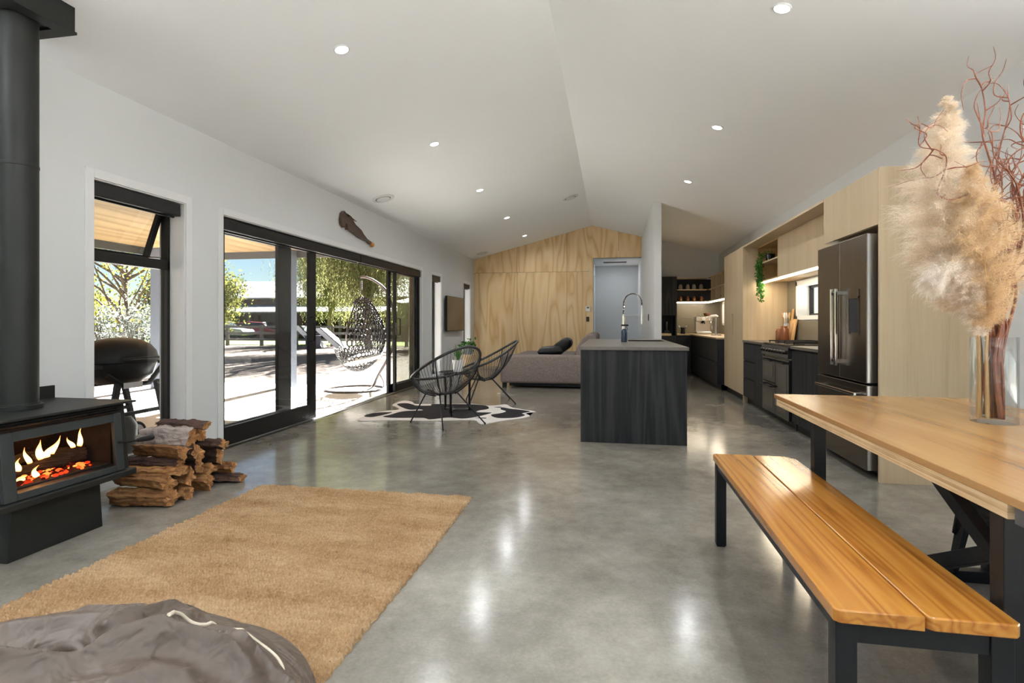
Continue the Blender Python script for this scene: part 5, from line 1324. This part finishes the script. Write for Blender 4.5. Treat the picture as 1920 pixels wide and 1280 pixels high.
# verandah roof
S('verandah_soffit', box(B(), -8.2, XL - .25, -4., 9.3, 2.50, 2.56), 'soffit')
bm = B(); box(bm, -8.26, -8.2, -4., 9.36, 2.37, 2.62); box(bm, -8.2, XL - .25, 9.3, 9.36, 2.37, 2.62); box(bm, -8.26, XL - .25, -4, 9.36, 2.562, 2.62)
S('verandah_fascia', bm, 'fascia')
for x, y, lab in ((-8.08, 8.6, 'grey-blue verandah post seen through the window by the stove'), (-5.88, 9.2, 'grey-blue verandah post standing just beyond the parked door leaf')):
    bm = B(); box(bm, x - .1, x + .1, y - .1, y + .1, -.03, 2.50)
    o = obj('verandah_post', bm, 'post', bev=.004); tag(o, lab, 'post', 'verandah posts')
# hanging egg chair
t = thing('egg_chair_stand', 'curved bronze metal stand with ring base on the sunny patio', 'chair stand', (-4.43, 8.93, -.03))
bm = B(); tube(bm, [(-4.43 + .5 * math.cos(a * pi / 24), 8.93 + .5 * math.sin(a * pi / 24), -.012) for a in range(48)], .018, 8, True); obj('ring_base', bm, 'frame', t, smooth=True)
pole = catmull([(-4.32, 8.93, 1.95), (-4.22, 8.93, 1.945), (-4.07, 8.93, 1.885), (-3.88, 8.93, 1.745), (-3.77, 8.93, 1.55), (-3.70, 8.93, 1.2), (-3.71, 8.93, .88), (-3.77, 8.93, .62), (-3.99, 8.92, .23), (-4.06, 8.86, .05), (-4.10, 8.55, -.01)], 6)
bm = B(); tube(bm, pole, .022, 10); obj('curved_pole', bm, 'frame', t, smooth=True)
bm = B(); tube(bm, [(-3.97, 8.92, .26), (-3.95, 9.05, .12), (-4.0, 9.18, -.01)], .016, 8); obj('rear_brace', bm, 'frame', t, smooth=True)
bm = B(); tube(bm, [(-4.31, 8.93, 1.935), (-4.315, 8.93, 1.62)], .006, 6)
for i in range(9): tube(bm, [(-4.312 + .018 * math.cos(2 * pi * j / 8), 8.93 + .018 * math.sin(2 * pi * j / 8), 1.88 - i * .018) for j in range(8)], .004, 5, True)
obj('hanging_spring', bm, 'frame', t, smooth=True)
def egg():
    t = thing('hanging_egg_chair', 'dark woven egg-shaped swing seat hanging over the patio', 'hanging chair', (-4.35, 8.93, .28))
    ic = B(); bmesh.ops.create_icosphere(ic, subdivisions=4, radius=1.)
    g = random.Random(3)
    for v in ic.verts: v.co = (v.co + Vector((g.uniform(-1, 1), g.uniform(-1, 1), g.uniform(-1, 1))) * .042).normalized()
    ic.faces.ensure_lookup_table(); ic.verts.ensure_lookup_table()
    cen = [f.calc_center_median().normalized() for f in ic.faces]
    def shape(c):
        z = c.z; k = 1.0 - .30 * max(z, 0) - .10 * z * z
        x = c.x * .44 * k + .05 * z - .02; y = c.y * .46 * k
        return Vector((x, y, .62 + (.70 if z > 0 else .60) * z))
    def keep(c): # opening faces the house side: local -x,-y
        d = c.x * -.955 + c.y * -.296
        return not (d > .36 and c.z > -.30 and c.z < .84)
    bm = B(); vm = {}
    for v in ic.verts:
        fs = list(v.link_faces)
        if not all(keep(cen[f.index]) for f in fs): continue
        n = v.co.normalized(); a = n.orthogonal().normalized(); b = n.cross(a)
        fs.sort(key=lambda f: math.atan2((cen[f.index] - v.co).dot(b), (cen[f.index] - v.co).dot(a)))
        q_ = []
        for f in fs:
            if f.index not in vm: vm[f.index] = bm.verts.new(shape(cen[f.index]))
            q_.append(vm[f.index])
        bm.faces.new(q_)
    o = obj('woven_shell', bm, 'weave', t, local=True); w = o.modifiers.new('wire', 'WIREFRAME'); w.thickness = .021; w.use_boundary = True; w.use_replace = True
    rim = []
    for i in range(48):   # rim round the opening
        a = 2 * pi * i / 48; f = Vector((-.955, -.296, 0)); s = Vector((.296, -.955, 0))
        zc, zr = .27, .58
        z = zc + zr * math.sin(a); h = math.sqrt(max(0, 1 - z * z)); d = .37
        u = math.sqrt(max(.0, h * h - d * d)) * math.cos(a) * 1.0
        c = f * d + s * u + Vector((0, 0, z)); rim.append(shape(c))
    bm = B(); tube(bm, rim, .014, 8, True); obj('opening_rim', bm, 'frame', t, smooth=True, local=True)
    ic.free()
    t.location = (-4.315, 8.93, .28)
    bm = B(); ball(bm, (0, 0, 0), 1., 24)
    for v in bm.verts: v.co = Vector((v.co.x * .34 + .03, v.co.y * .36 + .02, (.24 + .10 * v.co.z) + .10 * (v.co.x * .8 + v.co.y * .3)))
    o = obj('seat_cushion', bm, 'cushion', smooth=True, local=True); o.location = t.location
    tag(o, 'thick white cushion lying inside the woven egg chair', 'cushion')
egg()
# barbecue by the window
t = thing('barbecue', 'black domed gas barbecue on folding cart outside the window', 'barbecue', (-4.35, 4.2, -.03)); gx, gy = -4.35, 4.18
bm = B(); lathe(bm, [(.30, 0), (.30, .03), (.285, .09), (.24, .15), (.17, .19), (.08, .21), (0, .215)], (gx, gy, .80), 40, .85, 1.15); obj('domed_lid', bm, 'black', t, smooth=True)
bm = B(); lathe(bm, [(.29, .0), (.30, -.02), (.27, -.12), (.17, -.19), (0, -.20)], (gx, gy, .80), 40, .85, 1.1); obj('fire_bowl', bm, 'black', t, smooth=True)
for s in (1, -1):
    bm = B(); prism(bm, [(gy + s * .34, .79), (gy + s * .72, .79), (gy + s * .72, .77), (gy + s * .34, .76)], 0, gx - .2, gx + .2); obj('side_shelf', bm, 'black', t, bev=.006)
for x in (gx - .16, gx + .20):
    bm = B(); tube(bm, [(x, gy - .30, .70), (x, gy - .15, .60), (x, gy + .12, .60), (x, gy + .30, .78)], .022, 8); obj('cradle', bm, 'black', t, smooth=True)
    for s in (1, -1):
        bm = B(); bar(bm, (x, gy + s * .20, .62), (x, gy + s * .34, .06 if s > 0 else -.03), .05, .035, (1, 0, 0)); obj('leg', bm, 'black', t, bev=.004)
    bm = B(); bar(bm, (x, gy + .24, .35), (x, gy - .24, .35), .04, .03); obj('cross_rail', bm, 'black', t)
    bm = B(); tube(bm, [(x, gy + .345 + .095 * math.cos(2 * pi * j / 28), .082 + .095 * math.sin(2 * pi * j / 28)) for j in range(28)], .017, 8, True); wh = obj('wheel', bm, 'tyre', t, smooth=True)
    bm = B(); cyl(bm, (x - .01, gy + .345, .082), (x + .01, gy + .345, .082), .085, .085, 28); obj('hub', bm, 'label', wh, label='pale grey wheel disc')
BX('name_plate', 'label', t, gx + .225, gx + .23, gy - .17, gy + .02, .575, .625, label='pale plate')
bm = B(); tube(bm, [(gx + .26, gy - .2, .83), (gx + .31, gy - .19, .835), (gx + .31, gy + .19, .835), (gx + .26, gy + .2, .83)], .012, 8); obj('lid_handle', bm, 'black', t, smooth=True)
t = thing('gas_bottle', 'grey gas bottle under the barbecue side shelf', 'gas bottle', (gx - .02, gy + .02, -.03))
bm = B(); lathe(bm, [(0, 0), (.13, 0), (.14, .04), (.14, .25), (.09, .33), (.03, .34), (.03, .38), (0, .38)], (gx - .02, gy + .02, -.03), 24); obj('bottle', bm, 'fascia', t, smooth=True)

# paddock fence
t = thing('paddock_fence', 'grey timber post-and-rail paddock fence beyond the yard', 'fence', (-22, 27, GZ))
for i in range(22):
    x = -42 + i * 2.1; BX('post', 'rail', t, x - .07, x + .07, 26.93, 27.07, GZ, 1.05)
for z in (.25, .60, .95): BX('rail', 'rail', t, -42.2, 2.3, 26.86, 26.92, z - .06, z + .06)
t = thing('near_rail_fence', 'timber rail fence coloured as if sunlit behind the barbecue', 'fence', (-14, 12.5, GZ))
for i in range(5): BX('post', 'litrail', t, -20.6 + i * 1.9 - .06, -20.6 + i * 1.9 + .06, 14.5, 14.62, GZ, .9)
for z in (.35, .78): BX('rail', 'litrail', t, -20.8, -12.8, 14.44, 14.5, z - .06, z + .06)
# leaning white panels and bin
px, py = -15.7, 25.6
for i, (dx, lab) in enumerate(((0, 'left white slanted board leaning by the paddock fence'), (1.15, 'right white slanted board leaning by the paddock fence'))):
    t = thing('slanted_board', lab, 'board', (px + dx, py, GZ), group='white slanted boards by the fence')
    bm = B(); prism(bm, [(px + dx - .25, 1.0 - .12 * i), (px + dx + .12, 1.02 - .12 * i), (px + dx + 1.35, GZ + .02), (px + dx + .95, GZ + .02)], 1, py - .3, py + .3); obj('panel', bm, 'white', t)
    bm = B(); bar(bm, (px + dx + .13, py - .32, 1.03 - .12 * i), (px + dx + 1.36, py - .32, GZ + .03), .05, .06, (0, 1, 0)); obj('dark_edge', bm, 'black', t, label='black edge strip')
t = thing('wheelie_bin', 'small purple bin beside the slanted white boards', 'bin', (px + 1.2, py - .8, GZ))
bm = B(); prism(bm, [(px + .95, GZ), (px + 1.45, GZ), (px + 1.5, .5), (px + .9, .5)], 1, py - 1.1, py - .6); obj('tub', bm, 'bin', t, bev=.02)
BX('lid', 'bin', t, px + .87, px + 1.53, py - 1.14, py - .56, .501, .54, bev=.01)
# barn
t = thing('barn', 'brown timber barn with pale corrugated iron roofs behind trees', 'barn', (-27, 44, GZ))
BX('main_wall', 'barnwall', t, -37, -17, 44, 54, GZ, 3.4)
bm = B(); prism(bm, [(43.6, 3.3), (49, 5.2), (54.4, 3.3), (54.4, 3.42), (49, 5.34), (43.6, 3.42)], 0, -37.6, -16.4); obj('main_roof', bm, 'roofing', t)
bm = B(); prism(bm, [(40.0, 2.0), (44.0, 2.75), (44.0, 2.85), (40.0, 2.1)], 0, -37.6, -16.4); obj('lean_to_roof', bm, 'roofing', t)
for i in range(6): BX('post', 'rail', t, -37.2 + i * 4 - .1, -37.2 + i * 4 + .1, 40.1, 40.3, GZ, 2.0)
for i in range(4): BX('door', 'black', t, -35.5 + i * 4.6, -33 + i * 4.6, 43.93, 44, GZ, 2.2)
t = thing('shed', 'pale green boarded shed at right beyond the egg chair', 'shed', (-13, 40, GZ))
BX('wall', 'palegreen', t, -15.5, -9, 38, 43, GZ, 2.6); bm = B(); prism(bm, [(37.6, 2.55), (43.4, 3.3), (43.4, 3.4), (37.6, 2.65)], 0, -16, -8.5); obj('roof', bm, 'roofing', t); BX('door', 'white', t, -14.4, -13.2, 37.95, 38, GZ, 2.0)
# cars
def car(label, x, y, rz, mat, s=1.):
    t = thing('car', label, 'car', (x, y, GZ), rz, 'cars parked beyond the fence')
    body = [(-2.2, .35), (2.15, .35), (2.2, .62), (2.05, .78), (1.05, .92), (.45, 1.38), (-.9, 1.45), (-1.75, 1.32), (-2.15, .95)]
    bm = B(); prism(bm, body, 1, -.85, .85)
    for v in bm.verts:
        if v.co.z > 1.: v.co.y *= .8
    obj('body', bm, mat, t, bev=.06, local=True)
    win = [(.95, .95), (.42, 1.32), (-.85, 1.38), (-1.6, 1.26), (-1.7, .97)]
    for sgn in (1, -1):
        bm = B(); prism(bm, win, 1, .80, .88)
        for v in bm.verts: v.co.y = sgn * (v.co.y - (v.co.z - .95) * .32)
        obj('side_window', bm, 'cardark', t, local=True)
    bm = B(); prism(bm, [(1.06, .94), (.46, 1.36), (.50, 1.37), (1.10, .95)], 1, -.62, .62); obj('windscreen', bm, 'cardark', t, local=True)
    for wx in (1.35, -1.35):
        for wy in (.72, -.72):
            bm = B(); cyl(bm, (wx, wy - .1, .33), (wx, wy + .13, .33), .33, .33, 20); wl = obj('wheel', bm, 'tyre', t, local=True, smooth=True)
    t.scale = (s, s, s)
car('silver car parked beyond the fence, seen through the left door leaf', -28.6, 36.0, .12, 'carpaint')
car('red car parked behind the silver one beyond the fence', -27.2, 38.9, .05, 'carred', .95)
car('white car parked far left, seen through the window by the stove', -25.8, 21.0, 1.2, 'carwhite')

# trees
def limb(bm, pts, r0, r1, seg=7):
    c = catmull(pts, 4); n = len(c); tube(bm, c, [r0 + (r1 - r0) * k / (n - 1) for k in range(n)], seg)
def tree(name, label, x, y, h, spread, nl, size, mat, seed, trunk=True, low=.25, group=None, branches=9, r0=.16, sig=.5, elong=1.6, clumps=60, crown=1.):
    g = np.random.default_rng(seed); r = random.Random(seed)
    t = thing(name, label, 'tree' if trunk else 'shrub', (x, y, GZ), group=group)
    cents = []
    bm = B()
    if trunk: limb(bm, [(x, y, GZ), (x + .1, y, h * .2), (x - .1, y + .1, h * .45), (x + .15, y, h * .8)], r0, r0 * .2)
    for i in range(branches):
        a = r.uniform(0, 2 * pi); z0 = h * r.uniform(.12 if trunk else .0, .55); L = spread * r.uniform(.5, 1.)
        p = [(x, y, z0 if trunk else GZ)]
        for k in (1, 2, 3): p.append((x + math.cos(a) * L * k / 3 + r.uniform(-.2, .2), y + math.sin(a) * L * k / 3 + r.uniform(-.2, .2), z0 + (h - z0) * (.28 * k) * r.uniform(.6, 1.1)))
        limb(bm, p, r0 * .5, r0 * .08, 6)
    obj('trunk' if trunk else 'stems', bm, 'trunk', t, smooth=True)
    while len(cents) < clumps:
        v = g.normal(0, 1, 3); v /= np.linalg.norm(v); rr = g.random() ** .4
        z = low * h + (1 - low) * h * (.5 + .5 * v[2] * rr)
        k = math.sqrt(max(.05, 1 - ((z / h - low) / (1 - low) * 2 - 1) ** 2 * .8)) * crown
        cents.append((x + v[0] * rr * spread * k, y + v[1] * rr * spread * k, z))
    V, F = leaves_np(np.array(cents), size, nl, sig, seed, elong); V[:, 2] = np.maximum(V[:, 2], GZ + .02)
    npobj('foliage', V, F, mat, t); return t
def willow(label, x, y, h, spread, seed, nst, mat='willow', zmin=.9, fl=.0):
    g = np.random.default_rng(seed); r = random.Random(seed)
    t = thing('willow_tree', label, 'tree', (x, y, GZ)); bm = B(); tips = []
    limb(bm, [(x, y, GZ), (x - .1, y, h * .2), (x + .1, y, h * .4), (x, y, h * .62)], .2, .1, 10)
    for i in range(16):
        a = 2 * pi * i / 16 + r.uniform(-.3, .3); L = spread * r.uniform(.55, 1.); z0 = h * r.uniform(.22, .55)
        p = [(x, y, z0)] + [(x + math.cos(a) * L * k / 4, y + math.sin(a) * L * k / 4, z0 + (h - z0) * (1 - (1 - k / 4) ** 2) * r.uniform(.75, 1.)) for k in (1, 2, 3, 4)]
        limb(bm, p, .12, .025, 7); tips += catmull(p, 6)[6:]
    obj('trunk', bm, 'trunk', t, smooth=True)
    Vs = []; n = 0
    for i in range(nst):
        p = tips[r.randrange(len(tips))]; x0, y0 = p.x + r.gauss(0, .45), p.y + r.gauss(0, .45); z0 = p.z + r.gauss(0, .3); L = max(.5, min(z0 - zmin - r.random() * .8, r.uniform(1.2, 3.8)))
        m = int(L / .075); s = np.linspace(0, 1, m); ph = r.uniform(0, 6)
        P = np.stack([x0 + .12 * np.sin(2.2 * s + ph) + .15 * s * r.uniform(-1, 1), y0 + .1 * np.cos(2. * s + ph), z0 - L * s], 1)
        P = P + g.normal(0, .03, (m, 3))
        d = np.stack([g.normal(0, .5, m), g.normal(0, .5, m), -np.ones(m)], 1); d /= np.linalg.norm(d, axis=1)[:, None]
        e = np.cross(d, g.normal(0, 1, (m, 3))); e /= np.linalg.norm(e, axis=1)[:, None]; sz = g.uniform(.10, .17, (m, 1))
        Vs.append(np.stack([P, P + d * sz * .5 + e * .016, P + d * sz, P + d * sz * .5 - e * .016], 1).reshape(-1, 3))
    V = np.concatenate(Vs); npobj('hanging_foliage', V, np.arange(len(V)).reshape(-1, 4), mat, t)
willow('large weeping willow with hanging fronds behind the egg chair', -11.2, 24.0, 7.6, 4.4, 21, 2400)
willow('second weeping willow farther left in front of the barn', -17.2, 31.5, 7.0, 3.4, 22, 1500, zmin=.9)
tree('bushy_tree', 'rounded olive tree seen through the parked door leaf', -25.5, 30.0, 5.0, 2.7, 15000, .13, 'foil', 31, low=.12, sig=.42, clumps=90)
tree('garden_tree', 'open-branched tree with yellow-green leaves outside the stove window', -18.4, 18.0, 5.6, 3.2, 1500, .08, 'foilyel', 32, low=.28, sig=.5, branches=22, r0=.10, clumps=60)
tree('yellow_shrub', 'yellow-leafed shrubs behind the open-branched tree', -34.5, 31.5, 2.5, 3.4, 9000, .12, 'foilyel', 33, trunk=False, low=.1, sig=.4)
tree('silver_shrub', 'silver-leafed shrub behind the barbecue, left of the post', -11.5, 11.65, 1.75, .6, 1500, .06, 'silver', 34, trunk=False, low=.2, sig=.13, elong=1.1, clumps=40, branches=12, r0=.03)
tree('silver_shrub', 'silver-leafed shrub behind the barbecue, at left window edge', -12.9, 12.0, 1.65, .5, 1000, .06, 'silver', 35, trunk=False, low=.2, sig=.13, elong=1.1, clumps=30, branches=10, r0=.03)
tree('leafy_tree', 'bright green leafy tree at the right of the door view', -7.2, 33.0, 8.6, 3.6, 12000, .17, 'foilgreen', 36, low=.35, sig=.5, clumps=80)
k = 0
for x, y, h, s, m, lab in ((-62, 52, 4.6, 5, 'foil', 'broad olive tree in the far tree line at left'), (-47, 62, 5.2, 4.5, 'foildark', 'dark tree in the far tree line left of barn'), (-66, 36, 4.4, 4.5, 'foil', 'olive tree at the far left of the tree line'), (-32, 66, 7, 5, 'foil', 'olive tree rising behind the barn roof'), (-20, 68, 9, 5, 'foildark', 'dark tree rising behind the right end of barn'), (-7, 62, 10, 5, 'foil', 'olive tree far behind the pale green shed'), (-53, 38, 3.2, 3., 'foilyel', 'yellow-green tree low in the left distance'), (-43.5, 49, 5.0, 2.6, 'foildark', 'dark tree at the left end of the barn')):
    tree('distant_tree', lab, x, y, h, s, 7000, .34, m, 60 + k, low=.06, sig=.9, clumps=80, group='trees in the far tree line'); k += 1

# ------------------------------------------------------------------ sky, sun, camera
w = bpy.data.worlds.new('sky'); scn.world = w; w.use_nodes = True
nt = w.node_tree; nt.nodes.clear()
sk = nt.nodes.new('ShaderNodeTexSky'); sk.sky_type = 'NISHITA'; sk.sun_disc = False; sk.sun_elevation = math.radians(31); sk.sun_rotation = math.radians(4); sk.air_density = 1.; sk.dust_density = .1; sk.ozone_density = 3.
bg = nt.nodes.new('ShaderNodeBackground'); bg.inputs[1].default_value = .085
out = nt.nodes.new('ShaderNodeOutputWorld'); nt.links.new(sk.outputs[0], bg.inputs[0]); nt.links.new(bg.outputs[0], out.inputs[0])
sun = bpy.data.lights.new('sun', 'SUN'); sun.energy = 52.; sun.angle = math.radians(.6); sun.color = (1., .985, .955)
so = bpy.data.objects.new('sun', sun); C.objects.link(so)
so.rotation_euler = Vector((.06, -.86, -.59)).to_track_quat('-Z', 'Y').to_euler()
cam = bpy.data.cameras.new('camera'); cam.sensor_width = 36; cam.lens = 1020 / 1920 * 36; cam.shift_y = -34 / 1920; cam.clip_end = 500; cam.clip_start = .05
co = bpy.data.objects.new('camera', cam); C.objects.link(co); co.location = (0, 0, 1.14); co.rotation_euler = (pi / 2, 0, th0)
scn.camera = co
vs = scn.view_settings; vs.view_transform = 'Standard'; vs.look = 'None'; vs.exposure = .82; vs.gamma = 1.; vs.use_curve_mapping = False
cy = scn.cycles; cy.max_bounces = 10; cy.diffuse_bounces = 6; cy.glossy_bounces = 4; cy.transmission_bounces = 8; cy.transparent_max_bounces = 16; cy.sample_clamp_indirect = 6.; cy.caustics_reflective = False; cy.caustics_refractive = False
